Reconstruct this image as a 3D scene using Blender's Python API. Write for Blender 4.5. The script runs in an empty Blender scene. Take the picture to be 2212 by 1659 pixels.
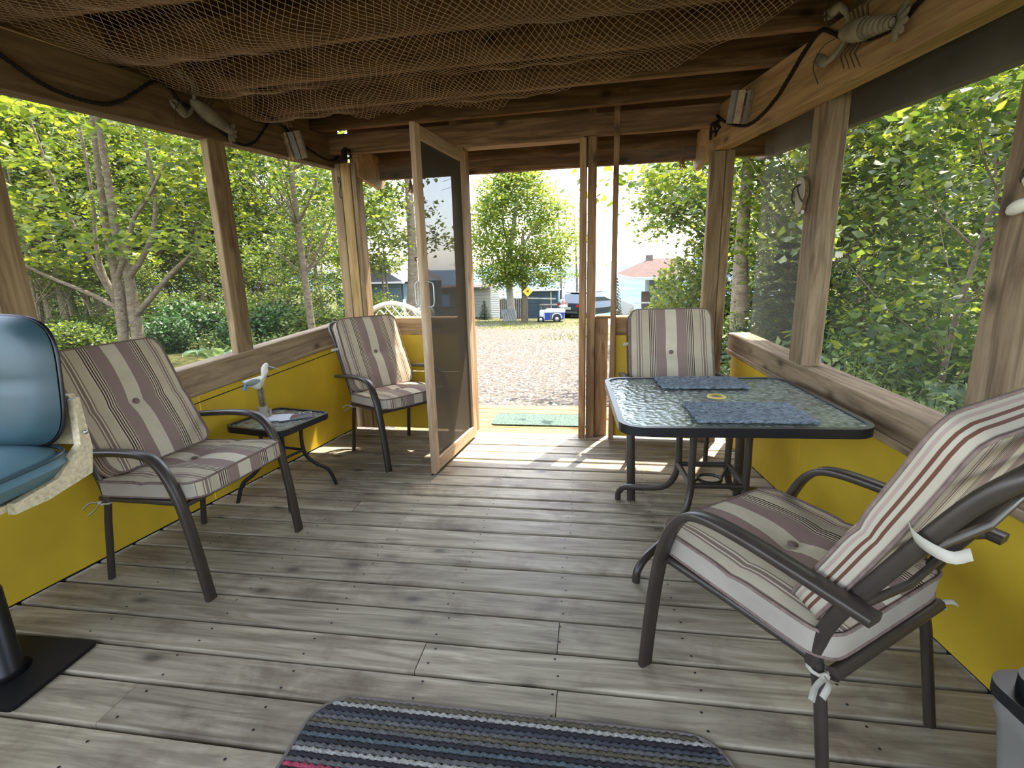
import bpy, bmesh, math, random
import numpy as np
from mathutils import Matrix, Vector
PI = math.pi
scene = bpy.context.scene
col = scene.collection
rnd = random.Random(7)

# ------------------------------------------------------------------ camera
cam_d = bpy.data.cameras.new('camera'); cam = bpy.data.objects.new('camera', cam_d); col.objects.link(cam)
cam_d.sensor_width = 36.0; cam_d.lens = 36.0 * 1082.5 / 2212.0; cam_d.clip_start = .02; cam_d.clip_end = 6000
R_ = Vector((.9886, .1488, -.0244)); U_ = Vector((-.0100, .2261, .9740)); F_ = Vector((-.1504, .9627, -.2251))
cm = Matrix((R_, U_, -F_)).transposed().to_4x4(); cm.translation = (0, 0, 1.2)
cam.matrix_world = cm
scene.camera = cam

# ------------------------------------------------------------------ sky, sun, exposure
SUN = Vector((.25, .53, 1.0)).normalized()
world = bpy.data.worlds.new('sky'); scene.world = world; world.use_nodes = True
wn = world.node_tree; wn.nodes.clear()
wo = wn.nodes.new('ShaderNodeOutputWorld'); wb = wn.nodes.new('ShaderNodeBackground')
st = wn.nodes.new('ShaderNodeTexSky'); st.sky_type = 'NISHITA'; st.sun_disc = False
st.sun_elevation = math.asin(SUN.z); st.sun_rotation = math.atan2(SUN.x, SUN.y)
st.air_density = 1.0; st.dust_density = 2.2; st.ozone_density = 1.2
wb.inputs['Strength'].default_value = .62
wmix = wn.nodes.new('ShaderNodeMix'); wmix.data_type = 'RGBA'; wmix.inputs[0].default_value = .45
wn.links.new(st.outputs[0], wmix.inputs[6]); wmix.inputs[7].default_value = (3.2, 3.25, 3.3, 1)
wn.links.new(wmix.outputs[2], wb.inputs[0]); wn.links.new(wb.outputs[0], wo.inputs[0])
sun_d = bpy.data.lights.new('sun', 'SUN'); sun_d.energy = 6.0; sun_d.angle = math.radians(.6); sun_d.color = (1, .94, .82)
sun = bpy.data.objects.new('sun', sun_d); col.objects.link(sun); sun.location = (4, 8, 14)
sun.rotation_euler = SUN.to_track_quat('Z', 'Y').to_euler()
vs = scene.view_settings
vs.view_transform = 'Standard'; vs.look = 'None'; vs.gamma = 1.0; vs.use_curve_mapping = False; vs.exposure = 1.85
cy = scene.cycles
cy.use_denoising = True
cy.max_bounces = 10; cy.diffuse_bounces = 6; cy.glossy_bounces = 3; cy.transmission_bounces = 5; cy.transparent_max_bounces = 24
cy.caustics_reflective = False; cy.caustics_refractive = False; cy.sample_clamp_indirect = 8

# ------------------------------------------------------------------ material helpers
def srgb(r, g, b):
    f = lambda c: (c / 255 / 12.92) if c / 255 <= .04045 else ((c / 255 + .055) / 1.055) ** 2.4
    return (f(r), f(g), f(b), 1)
def new_mat(name):
    m = bpy.data.materials.new(name); m.use_nodes = True
    nt = m.node_tree; b = nt.nodes['Principled BSDF']
    return m, nt, b
def N(nt, t, **k):
    n = nt.nodes.new(t)
    for a, v in k.items(): setattr(n, a, v)
    return n
def ramp(nt, fac, stops, interp='LINEAR'):
    r = N(nt, 'ShaderNodeValToRGB'); r.color_ramp.interpolation = interp
    e = r.color_ramp.elements
    while len(e) < len(stops): e.new(.5)
    for i, (p, c) in enumerate(stops): e[i].position = p; e[i].color = c
    nt.links.new(fac, r.inputs[0]); return r
def math_n(nt, op, a, b=None):
    n = N(nt, 'ShaderNodeMath', operation=op)
    for i, v in enumerate((a, b)):
        if v is None: continue
        if isinstance(v, (int, float)): n.inputs[i].default_value = v
        else: nt.links.new(v, n.inputs[i])
    return n.outputs[0]
def mixc(nt, fac, a, b, mode='MIX'):
    n = N(nt, 'ShaderNodeMix', data_type='RGBA', blend_type=mode)
    for i, v in ((0, fac), (6, a), (7, b)):
        if isinstance(v, (int, float, tuple)): n.inputs[i].default_value = v
        else: nt.links.new(v, n.inputs[i])
    return n.outputs[2]
def objcoord(nt, scale=(1, 1, 1), rand=True):
    tc = N(nt, 'ShaderNodeTexCoord'); out = tc.outputs['Object']
    if rand:
        oi = N(nt, 'ShaderNodeObjectInfo'); v = N(nt, 'ShaderNodeVectorMath', operation='ADD')
        s = N(nt, 'ShaderNodeVectorMath', operation='SCALE'); s.inputs[3].default_value = 37.0
        cx = N(nt, 'ShaderNodeCombineXYZ')
        for i in range(3): nt.links.new(oi.outputs['Random'], cx.inputs[i])
        nt.links.new(cx.outputs[0], s.inputs[0]); nt.links.new(out, v.inputs[0]); nt.links.new(s.outputs[0], v.inputs[1]); out = v.outputs[0]
    mp = N(nt, 'ShaderNodeMapping'); mp.inputs['Scale'].default_value = scale; nt.links.new(out, mp.inputs[0])
    return mp.outputs[0]
def noise(nt, vec, scale, detail=4, rough=.55, dist=0):
    n = N(nt, 'ShaderNodeTexNoise'); n.inputs['Scale'].default_value = scale; n.inputs['Detail'].default_value = detail
    n.inputs['Roughness'].default_value = rough; n.inputs['Distortion'].default_value = dist
    if vec is not None: nt.links.new(vec, n.inputs['Vector'])
    return n.outputs['Fac']
def bump(nt, b, h, strength=.3, dist=.004):
    n = N(nt, 'ShaderNodeBump'); n.inputs['Strength'].default_value = strength; n.inputs['Distance'].default_value = dist
    nt.links.new(h, n.inputs['Height']); nt.links.new(n.outputs[0], b.inputs['Normal'])

def wood(name, dark, mid, light, knots=.5, rough=.75, spec=.3, stain=None, vary=.35, rot=False):
    m, nt, b = new_mat(name)
    v1 = objcoord(nt, (1.3, 13, 13)); v2 = objcoord(nt, (3, 110, 110)); v3 = objcoord(nt, (4.6, 9, 9)); v4 = objcoord(nt, (1, 1, 1))
    n1 = noise(nt, v1, 1.6, 5, .6, 1.2); n2 = noise(nt, v2, 1.0, 3, .6)
    c = ramp(nt, n1, [(.36, dark), (.5, mid), (.64, light)]).outputs[0]
    c = mixc(nt, .45, c, mixc(nt, n2, tuple(x * .55 for x in dark[:3]) + (1,), light), 'MIX')
    vo = N(nt, 'ShaderNodeTexVoronoi'); vo.inputs['Scale'].default_value = 1.0; nt.links.new(v3, vo.inputs['Vector'])
    sep = N(nt, 'ShaderNodeSeparateColor'); nt.links.new(vo.outputs['Color'], sep.inputs[0])
    on = math_n(nt, 'GREATER_THAN', sep.outputs[0], 1 - knots)
    kd = ramp(nt, vo.outputs['Distance'], [(.08, (1, 1, 1, 1)), (.19, (.35, .35, .35, 1)), (.30, (0, 0, 0, 1))]).outputs[0]
    kf = math_n(nt, 'MULTIPLY', on, kd)
    c = mixc(nt, math_n(nt, 'MULTIPLY', kf, .75), c, tuple(x * .28 for x in dark[:3]) + (1,))
    if stain:
        n4 = noise(nt, v4, 3.2, 5, .65, .4)
        sf = ramp(nt, n4, [(.5, (0, 0, 0, 1)), (.68, (1, 1, 1, 1))]).outputs[0]
        c = mixc(nt, math_n(nt, 'MULTIPLY', sf, .55), c, stain)
    oi = N(nt, 'ShaderNodeObjectInfo')
    hv = N(nt, 'ShaderNodeHueSaturation'); nt.links.new(c, hv.inputs['Color'])
    val = math_n(nt, 'ADD', math_n(nt, 'MULTIPLY', oi.outputs['Random'], vary), 1 - vary / 2); nt.links.new(val, hv.inputs['Value'])
    nt.links.new(hv.outputs[0], b.inputs['Base Color'])
    b.inputs['Roughness'].default_value = rough; b.inputs['Specular IOR Level'].default_value = spec
    bump(nt, b, n2, .35, .002)
    return m
def plain(name, c, rough=.6, metal=0, spec=.4, mottle=.0, mscale=6, bumps=0, bscale=200):
    m, nt, b = new_mat(name)
    b.inputs['Roughness'].default_value = rough; b.inputs['Metallic'].default_value = metal; b.inputs['Specular IOR Level'].default_value = spec
    b.inputs['Base Color'].default_value = c
    if mottle:
        v = objcoord(nt); n = noise(nt, v, mscale, 5, .6)
        lo = tuple(x * (1 - mottle) for x in c[:3]) + (1,); hi = tuple(min(1, x * (1 + mottle)) for x in c[:3]) + (1,)
        nt.links.new(ramp(nt, n, [(.3, lo), (.7, hi)]).outputs[0], b.inputs['Base Color'])
    if bumps:
        v = objcoord(nt); bump(nt, b, noise(nt, v, bscale, 3), bumps, .002)
    return m
def leafmat(name, cols, trans=.55, rough=.5):
    m, nt, b = new_mat(name)
    g = N(nt, 'ShaderNodeNewGeometry')
    c = ramp(nt, g.outputs['Random Per Island'], cols).outputs[0]
    nt.links.new(c, b.inputs['Base Color']); b.inputs['Roughness'].default_value = rough; b.inputs['Specular IOR Level'].default_value = .35
    t = N(nt, 'ShaderNodeBsdfTranslucent')
    c2 = mixc(nt, 1.0, c, (1.3, 1.2, .6, 1), 'MULTIPLY')
    nt.links.new(c2, t.inputs[0])
    mx = N(nt, 'ShaderNodeMixShader'); mx.inputs[0].default_value = trans
    out = nt.nodes['Material Output']
    nt.links.new(b.outputs[0], mx.inputs[1]); nt.links.new(t.outputs[0], mx.inputs[2]); nt.links.new(mx.outputs[0], out.inputs[0])
    return m
def screenmat(name, c, alpha):
    m, nt, b = new_mat(name)
    b.inputs['Base Color'].default_value = c; b.inputs['Roughness'].default_value = .6; b.inputs['Specular IOR Level'].default_value = .2
    tr = N(nt, 'ShaderNodeBsdfTransparent'); mx = N(nt, 'ShaderNodeMixShader'); mx.inputs[0].default_value = alpha
    out = nt.nodes['Material Output']
    nt.links.new(tr.outputs[0], mx.inputs[1]); nt.links.new(b.outputs[0], mx.inputs[2]); nt.links.new(mx.outputs[0], out.inputs[0])
    return m
def stripes(name):
    m, nt, b = new_mat(name)
    tc = N(nt, 'ShaderNodeTexCoord'); sp = N(nt, 'ShaderNodeSeparateXYZ'); nt.links.new(tc.outputs['UV'], sp.inputs[0])
    t = math_n(nt, 'ABSOLUTE', math_n(nt, 'SUBTRACT', math_n(nt, 'MULTIPLY', sp.outputs[0], 2.0), 1.0))
    pale, beige, mauve, dark, thin = srgb(204, 192, 166), srgb(188, 174, 148), srgb(144, 122, 112), srgb(66, 42, 36), srgb(130, 110, 97)
    s = [(0, pale), (.13, mauve), (.37, pale)]
    for k in range(4): s += [(.38 + k * .042, dark), (.402 + k * .042, pale)]
    s += [(.545, beige), (.70, thin), (.722, pale), (.745, thin), (.79, pale), (.812, thin), (.834, beige), (.96, thin), (.985, pale)]
    c = ramp(nt, t, s, 'CONSTANT').outputs[0]
    v = objcoord(nt); n = noise(nt, v, 7, 4, .6)
    c = mixc(nt, ramp(nt, n, [(.35, (0, 0, 0, 1)), (.75, (.3, .3, .3, 1))]).outputs[0], c, srgb(120, 108, 98))
    nt.links.new(c, b.inputs['Base Color']); b.inputs['Roughness'].default_value = .9; b.inputs['Specular IOR Level'].default_value = .1
    bump(nt, b, noise(nt, v, 28, 4, .6), .35, .006)
    return m

M = {}
M['deck'] = wood('weathered deck wood', srgb(104, 92, 72), srgb(154, 142, 116), srgb(192, 180, 154), .45, .62, .45, stain=srgb(80, 56, 38), vary=.3)
M['step'] = wood('yellow pine step wood', srgb(82, 60, 24), srgb(106, 82, 36), srgb(124, 100, 52), .35, .7)
M['pine'] = wood('yellowish pine post wood', srgb(120, 92, 48), srgb(160, 128, 74), srgb(184, 152, 98), .35, .7)
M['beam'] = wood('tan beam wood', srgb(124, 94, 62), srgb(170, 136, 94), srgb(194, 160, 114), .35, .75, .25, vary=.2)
M['beamshaded'] = wood('shade toned beam wood', srgb(78, 58, 38), srgb(114, 88, 60), srgb(138, 112, 78), .35, .75, .25, vary=.2)  # shaded copy of the tan beam wood, the shade put into its colour
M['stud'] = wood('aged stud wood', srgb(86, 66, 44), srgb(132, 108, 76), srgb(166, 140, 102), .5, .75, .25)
M['sill'] = wood('grey brown sill wood', srgb(92, 72, 52), srgb(142, 118, 90), srgb(176, 152, 120), .5, .7, .3)
M['rafter'] = wood('brown rafter wood', srgb(72, 52, 34), srgb(114, 84, 58), srgb(150, 118, 84), .4, .8, .2)
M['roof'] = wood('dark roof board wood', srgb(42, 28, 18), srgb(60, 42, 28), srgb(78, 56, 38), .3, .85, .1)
M['doorw'] = wood('pale door wood', srgb(140, 112, 84), srgb(176, 148, 118), srgb(196, 172, 142), .25, .7, .3)
M['jamb'] = wood('brown jamb wood', srgb(110, 78, 50), srgb(156, 118, 80), srgb(184, 148, 106), .4, .7, .3)
M['yellow'] = plain('yellow painted board', srgb(206, 172, 46), .55, 0, .35, .12, 3.0)
M['bronze'] = plain('dark bronze metal', srgb(64, 56, 48), .38, .25, .5, .15, 20)
M['blackmetal'] = plain('black metal', srgb(34, 33, 33), .45, .2, .5)
M['black'] = plain('black plastic', srgb(22, 22, 24), .35, 0, .5)
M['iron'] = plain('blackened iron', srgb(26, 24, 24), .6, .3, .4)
M['rope'] = plain('dark tarred rope', srgb(44, 37, 32), .9, 0, .1, .3, 60, .6, 300)
M['netcord'] = plain('tan net cord', srgb(180, 154, 126), .85, 0, .15)
M['lobster'] = plain('weathered grey lobster plastic', srgb(126, 118, 98), .6, 0, .3, .35, 14)
M['lobdark'] = plain('dark weathered plastic', srgb(70, 60, 46), .7, 0, .2, .3, 20)
M['stripe'] = stripes('striped cushion fabric')
M['gusset'] = plain('pale cushion side fabric', srgb(160, 150, 134), .9, 0, .1, .1, 9, .3, 60)
def linedmat():
    m, nt, b = new_mat('pale side fabric with brown lines'); tc = N(nt, 'ShaderNodeTexCoord'); sp = N(nt, 'ShaderNodeSeparateXYZ'); nt.links.new(tc.outputs['UV'], sp.inputs[0])
    p_, d_, q_ = srgb(170, 160, 140), srgb(98, 66, 54), srgb(156, 136, 124)
    nt.links.new(ramp(nt, sp.outputs[0], [(0, p_), (.16, q_), (.26, p_), (.38, d_), (.48, p_), (.60, d_), (.70, p_), (.9, q_)], 'CONSTANT').outputs[0], b.inputs['Base Color'])
    b.inputs['Roughness'].default_value = .9; b.inputs['Specular IOR Level'].default_value = .1; return m
M['lined'] = linedmat()
M['piping'] = plain('cushion piping fabric', srgb(120, 102, 92), .9, 0, .1, .25, 40)
M['tie'] = plain('off white cotton tie', srgb(176, 168, 152), .9, 0, .1)
M['teal'] = plain('teal grey vinyl', srgb(46, 70, 76), .42, 0, .5, .12, 4, .15, 30)
M['tealpale'] = plain('pale teal vinyl', srgb(86, 114, 122), .45, 0, .5, .12, 4, .15, 30)
M['cream'] = plain('speckled cream seat shell', srgb(196, 180, 146), .6, 0, .35, .3, 90)
M['bingrey'] = plain('grey moulded plastic', srgb(136, 132, 124), .5, 0, .4, .08, 5)
M['white'] = plain('white paint', srgb(190, 190, 186), .6, 0, .2)
M['birdwhite'] = plain('cream bird paint', srgb(214, 208, 190), .6, 0, .3, .06, 12)
M['birdgrey'] = plain('blue grey bird paint', srgb(126, 134, 128), .6)
M['birdblue'] = plain('light blue paint', srgb(120, 165, 205), .6)
M['paleblue'] = plain('pale blue grey plank paint', srgb(74, 94, 102), .7, 0, .3, .06, 3)
M['shedblue'] = plain('blue grey shed paint', srgb(72, 88, 104), .7, 0, .3, .05, 3)
M['housewhite'] = plain('off white house plank', srgb(138, 136, 130), .7, 0, .1, .04, 2)
M['roofshingle'] = plain('grey brown roof shingle', srgb(88, 72, 66), .9, 0, .05, .25, 8)
M['darkroof'] = plain('dark roof edge', srgb(74, 72, 74), .8)
M['fencegrey'] = plain('weathered grey fence board', srgb(112, 104, 96), .85, 0, .1, .18, 5)
M['winblue'] = plain('reflecting window pane', srgb(150, 190, 220), .1, 0, .6)
M['gazint'] = plain('pale green porch wall', srgb(124, 142, 134), .7)
M['carpaint'] = plain('dark navy car paint', srgb(30, 40, 58), .2, .3, .6)
M['carglass'] = plain('dark car glass', srgb(46, 54, 66), .08, 0, .7)
M['red'] = plain('red lamp plastic', srgb(170, 24, 20), .3)
M['tyre'] = plain('tyre rubber', srgb(30, 30, 30), .8)
M['chrome'] = plain('pale metal', srgb(176, 176, 176), .3, .8, .5)
M['cartblue'] = plain('royal blue plastic', srgb(26, 56, 140), .4)
M['cartgrey'] = plain('grey plastic', srgb(80, 78, 80), .5)
M['signyellow'] = plain('yellow sign paint', srgb(238, 204, 60), .5)
M['redwhite'] = plain('red pink paint', srgb(196, 120, 104), .7)
M['bark'] = wood('grey brown bark', srgb(74, 62, 50), srgb(112, 98, 80), srgb(146, 132, 108), .2, .9, .1, vary=.4)
M['palebark'] = wood('pale birch bark', srgb(112, 104, 92), srgb(168, 158, 142), srgb(196, 188, 174), .3, .9, .1)
M['ringyellow'] = plain('yellow plastic ring', srgb(214, 186, 96), .4)
M['paper'] = plain('white paper', srgb(214, 216, 222), .8)
M['pallet'] = plain('grey pallet wood', srgb(136, 134, 130), .8, 0, .1, .2, 8)
M['tassel'] = plain('straw tassel', srgb(150, 106, 66), .9)
M['wicker'] = plain('white wicker', srgb(190, 184, 166), .7)
M['lawn'] = plain('blue grey tube', srgb(96, 112, 118), .5)
M['pole'] = plain('concrete grey post', srgb(140, 130, 116), .9, 0, .1, .12, 5)
M['yellowtape'] = plain('faded yellow tape', srgb(216, 182, 60), .7)
g = (lambda *c: [(i / (len(c) - 1), srgb(*x)) for i, x in enumerate(c)])
M['leaf'] = leafmat('maple leaf', g((56, 76, 32), (82, 100, 42), (108, 122, 50), (140, 146, 60)))
M['leafdark'] = leafmat('forest leaf', g((48, 68, 34), (68, 90, 42), (92, 110, 50), (124, 134, 60)))
M['leafbirch'] = leafmat('birch leaf', g((78, 100, 48), (102, 122, 56), (128, 142, 64), (154, 156, 74)))
M['leafautumn'] = leafmat('yellow green leaf', g((110, 112, 36), (140, 128, 44), (156, 122, 52)))
M['needle'] = leafmat('spruce needle', g((26, 44, 30), (38, 60, 40), (54, 76, 48)), .15)
M['hosta'] = leafmat('hosta leaf', g((78, 104, 80), (100, 124, 94), (124, 144, 104)), .35)
M['weed'] = leafmat('weed leaf', g((56, 78, 34), (80, 102, 46), (106, 124, 60), (132, 144, 76)), .4)
M['shrub'] = leafmat('shrub leaf', g((30, 58, 26), (46, 78, 36), (66, 100, 46)), .25)
M['grass'] = leafmat('grass blade', g((60, 74, 26), (88, 98, 38), (116, 116, 54)), .4)

# ground: one material, patches by place (gravel drive, lawn, forest floor)
def groundmat():
    m, nt, b = new_mat('gravel drive and lawn ground')
    tc = N(nt, 'ShaderNodeTexCoord'); P = tc.outputs['Object']
    vo = N(nt, 'ShaderNodeTexVoronoi'); vo.inputs['Scale'].default_value = 26; nt.links.new(P, vo.inputs['Vector'])
    sp = N(nt, 'ShaderNodeSeparateColor'); nt.links.new(vo.outputs['Color'], sp.inputs[0])
    gr = ramp(nt, sp.outputs[0], [(0, srgb(46, 42, 38)), (.4, srgb(74, 68, 61)), (.75, srgb(90, 83, 75)), (1, srgb(112, 106, 98))]).outputs[0]
    gr = mixc(nt, ramp(nt, vo.outputs['Distance'], [(.35, (0, 0, 0, 1)), (.75, (.7, .7, .7, 1))]).outputs[0], gr, srgb(78, 70, 60))
    n1 = noise(nt, P, .55, 5, .6); n2 = noise(nt, P, 7, 5, .7)
    gras = ramp(nt, n2, [(.3, srgb(46, 52, 22)), (.5, srgb(76, 77, 36)), (.7, srgb(102, 96, 52))]).outputs[0]
    sx = N(nt, 'ShaderNodeSeparateXYZ'); nt.links.new(P, sx.inputs[0])
    # grass begins about y = 12 in thin patches, whole lawn from y = 22
    yy = math_n(nt, 'DIVIDE', math_n(nt, 'SUBTRACT', sx.outputs[1], 12.0), 20.0)
    gf = ramp(nt, math_n(nt, 'ADD', yy, math_n(nt, 'MULTIPLY', math_n(nt, 'SUBTRACT', n1, .5), 1.5)), [(.3, (0, 0, 0, 1)), (.62, (1, 1, 1, 1))]).outputs[0]
    gf = math_n(nt, 'MULTIPLY', gf, ramp(nt, n2, [(.36, (.1, .1, .1, 1)), (.56, (1, 1, 1, 1))]).outputs[0])
    c = mixc(nt, gf, gr, gras)
    soil = ramp(nt, n2, [(.3, srgb(44, 46, 24)), (.55, srgb(74, 74, 38)), (.75, srgb(98, 92, 56))]).outputs[0]
    right = math_n(nt, 'GREATER_THAN', math_n(nt, 'ADD', sx.outputs[0], math_n(nt, 'MULTIPLY', n1, .8)), math_n(nt, 'ADD', math_n(nt, 'MULTIPLY', sx.outputs[1], .06), 1.75))
    left = math_n(nt, 'LESS_THAN', math_n(nt, 'ADD', math_n(nt, 'ADD', sx.outputs[0], math_n(nt, 'MULTIPLY', sx.outputs[1], .35)), math_n(nt, 'MULTIPLY', n1, .8)), -4.2)
    near = math_n(nt, 'LESS_THAN', sx.outputs[1], 190.0)
    c = mixc(nt, math_n(nt, 'MULTIPLY', near, math_n(nt, 'MAXIMUM', right, left)), c, soil)
    nt.links.new(c, b.inputs['Base Color']); b.inputs['Roughness'].default_value = .95; b.inputs['Specular IOR Level'].default_value = .1
    bump(nt, b, vo.outputs['Distance'], .8, .02)
    return m
M['ground'] = groundmat()
def seamat():
    m, nt, b = new_mat('blue sea water'); P = objcoord(nt, (1, .25, 1), False)
    n = noise(nt, P, .25, 5, .6)
    nt.links.new(ramp(nt, n, [(.35, srgb(46, 68, 86)), (.65, srgb(66, 88, 104))]).outputs[0], b.inputs['Base Color'])
    b.inputs['Roughness'].default_value = .7; b.inputs['Specular IOR Level'].default_value = .03; return m
M['sea'] = seamat()
def glassmat():
    # pebbled (hammered) glass table top: see-through with a rippled face
    m, nt, b = new_mat('pebbled table glass')
    b.inputs['Base Color'].default_value = (.62, .68, .66, 1); b.inputs['Roughness'].default_value = .06; b.inputs['IOR'].default_value = 1.5
    b.inputs['Specular IOR Level'].default_value = .9
    v = objcoord(nt); vo = N(nt, 'ShaderNodeTexVoronoi', feature='SMOOTH_F1'); vo.inputs['Scale'].default_value = 46; vo.inputs['Smoothness'].default_value = .6
    nt.links.new(v, vo.inputs['Vector']); bump(nt, b, vo.outputs['Distance'], .45, .006)
    tr = N(nt, 'ShaderNodeBsdfTransparent'); tr.inputs[0].default_value = (.8, .84, .8, 1)
    mx = N(nt, 'ShaderNodeMixShader'); mx.inputs[0].default_value = .78
    gl = N(nt, 'ShaderNodeBsdfGlossy'); gl.inputs['Roughness'].default_value = .07; gl.inputs[0].default_value = (.75, .8, .8, 1)
    bn = [n for n in nt.nodes if n.type == 'BUMP'][0]; nt.links.new(bn.outputs[0], gl.inputs['Normal'])
    df = N(nt, 'ShaderNodeBsdfDiffuse'); df.inputs[0].default_value = (.30, .34, .30, 1); nt.links.new(bn.outputs[0], df.inputs['Normal']); nt.links.new(ramp(nt, vo.outputs['Distance'], [(.1, (.46, .50, .44, 1)), (.5, (.26, .29, .26, 1)), (.75, (.16, .18, .16, 1))]).outputs[0], df.inputs[0])
    fr = N(nt, 'ShaderNodeFresnel'); fr.inputs[0].default_value = 2.2; nt.links.new(bn.outputs[0], fr.inputs['Normal'])
    m2 = N(nt, 'ShaderNodeMixShader'); nt.links.new(fr.outputs[0], m2.inputs[0]); nt.links.new(df.outputs[0], m2.inputs[1]); nt.links.new(gl.outputs[0], m2.inputs[2])
    nt.links.new(tr.outputs[0], mx.inputs[1]); nt.links.new(m2.outputs[0], mx.inputs[2]); nt.links.new(mx.outputs[0], nt.nodes['Material Output'].inputs[0])
    return m
M['glass'] = glassmat()
def weave(name, c1, c2, sx, sy):
    m, nt, b = new_mat(name); v = objcoord(nt, (sx, sy, 60), False)
    n = noise(nt, v, 1, 3, .6); nt.links.new(ramp(nt, n, [(.35, c1), (.65, c2)]).outputs[0], b.inputs['Base Color'])
    b.inputs['Roughness'].default_value = .9; bump(nt, b, n, .8, .006); return m
M['mat'] = weave('woven slate blue placemat', srgb(58, 70, 80), srgb(142, 152, 160), 60, 160)
M['doormat'] = weave('green speckled doormat', srgb(22, 40, 32), srgb(66, 88, 72), 60, 60)
def rugmat():
    m, nt, b = new_mat('ribbed rug yarn')
    a = N(nt, 'ShaderNodeAttribute'); a.attribute_name = 'Col'
    v = objcoord(nt, (1, 1, 1), False); n = noise(nt, v, 220, 2)
    c = mixc(nt, ramp(nt, n, [(.35, (0, 0, 0, 1)), (.7, (.6, .6, .6, 1))]).outputs[0], a.outputs['Color'], (.02, .02, .025, 1))
    nt.links.new(c, b.inputs['Base Color']); b.inputs['Roughness'].default_value = .95; b.inputs['Specular IOR Level'].default_value = .1; return m
M['rug'] = rugmat()
M['screen'] = screenmat('grey insect screen', (.16, .16, .14, 1), .10)
M['screenR'] = screenmat('hazy insect screen', (.20, .19, .15, 1), .26)
M['doorscreen'] = screenmat('dark door screen', (.045, .037, .03, 1), .9)
M['clearglass'] = screenmat('clear pane', (.5, .55, .55, 1), .2)

# ------------------------------------------------------------------ mesh builder
class MB:
    def __init__(s): s.v = []; s.f = []; s.mi = []; s.sm = []; s.uv = None
    def add(s, vs, fs, mi=0, sm=False):
        o = len(s.v); s.v += [tuple(v) for v in vs]
        for f in fs: s.f.append(tuple(i + o for i in f)); s.mi.append(mi); s.sm.append(sm)
    def box(s, c, d, m=None, mi=0, ch=0):
        x, y, z = (a / 2 for a in d); vs = [Vector((i, j, k)) for i in (-x, x) for j in (-y, y) for k in (-z, z)]
        if m is not None: vs = [m @ v for v in vs]
        vs = [v + Vector(c) for v in vs]
        s.add(vs, [(0, 1, 3, 2), (4, 6, 7, 5), (0, 4, 5, 1), (2, 3, 7, 6), (0, 2, 6, 4), (1, 5, 7, 3)], mi)
    def bar(s, a, b, w, h, up=(0, 0, 1), mi=0):
        a, b = Vector(a), Vector(b); X = (b - a); L = X.length; X.normalize(); Z = Vector(up); Y = Z.cross(X)
        if Y.length < 1e-4: Y = Vector((0, 1, 0)).cross(X)
        Y.normalize(); Z = X.cross(Y); m = Matrix((X, Y, Z)).transposed()
        s.box((a + b) / 2, (L, w, h), m, mi)
    def tube(s, path, r, n=8, sec=None, side=None, caps=True, mi=0, sm=True):
        P = [Vector(p) for p in path]; k = len(P)
        R = r if isinstance(r, (list, tuple)) else [r] * k
        prev = Vector(side) if side else None; rings = []
        for i in range(k):
            t = (P[min(i + 1, k - 1)] - P[max(i - 1, 0)]).normalized()
            if prev is None: prev = t.orthogonal()
            a = prev - t * prev.dot(t)
            if a.length < 1e-5: a = t.orthogonal()
            a.normalize(); b = t.cross(a)
            if not side: prev = a
            sc = sec if sec else [(math.cos(2 * PI * q / n), math.sin(2 * PI * q / n)) for q in range(n)]
            rings.append([P[i] + a * (u * R[i]) + b * (w * R[i]) for u, w in sc])
        n = len(rings[0]); vs = [v for g_ in rings for v in g_]
        fs = [(i * n + j, i * n + (j + 1) % n, (i + 1) * n + (j + 1) % n, (i + 1) * n + j) for i in range(k - 1) for j in range(n)]
        s.add(vs, fs, mi, sm)
        if caps: s.add(rings[0], [tuple(range(n))[::-1]], mi); s.add(rings[-1], [tuple(range(n))], mi)
    def lathe(s, prof, n=16, m=None, mi=0, sm=True):
        vs = [Vector((r * math.cos(2 * PI * j / n), r * math.sin(2 * PI * j / n), z)) for r, z in prof for j in range(n)]
        if m is not None: vs = [m @ v for v in vs]
        fs = [(i * n + j, i * n + (j + 1) % n, (i + 1) * n + (j + 1) % n, (i + 1) * n + j) for i in range(len(prof) - 1) for j in range(n)]
        s.add(vs, fs, mi, sm)
    def prism(s, poly, z0, z1, m=None, mi=0):
        n = len(poly); vs = [Vector((x, y, z)) for z in (z0, z1) for x, y in poly]
        if m is not None: vs = [m @ v for v in vs]
        s.add(vs, [tuple(range(n))[::-1], tuple(range(n, 2 * n))] + [(i, (i + 1) % n, n + (i + 1) % n, n + i) for i in range(n)], mi)
    def ell(s, c, r, n=10, k=6, m=None, mi=0):
        vs = []; 
        for i in range(k + 1):
            a = PI * i / k
            for j in range(n):
                b = 2 * PI * j / n; v = Vector((r[0] * math.sin(a) * math.cos(b), r[1] * math.sin(a) * math.sin(b), r[2] * math.cos(a)))
                vs.append((m @ v if m is not None else v) + Vector(c))
        s.add(vs, [(i * n + j, (i + 1) * n + j, (i + 1) * n + (j + 1) % n, i * n + (j + 1) % n) for i in range(k) for j in range(n)], mi, True)
    def mesh(s, name, mats):
        me = bpy.data.meshes.new(name); me.from_pydata(s.v, [], s.f)
        for m in (mats if isinstance(mats, (list, tuple)) else [mats]): me.materials.append(m)
        me.polygons.foreach_set('material_index', s.mi); me.polygons.foreach_set('use_smooth', s.sm); me.update(); return me
W = {}
I4 = Matrix.Identity(4)
def put(o, Mw, parent=None):
    o.parent = parent; W[o.name] = Mw.copy()
    o.matrix_basis = (W[parent.name].inverted() @ Mw) if parent else Mw
    return o
def obj(name, me, parent=None, Mw=None):
    o = bpy.data.objects.new(name, me); col.objects.link(o)
    return put(o, Mw if Mw is not None else I4, parent)
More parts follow.
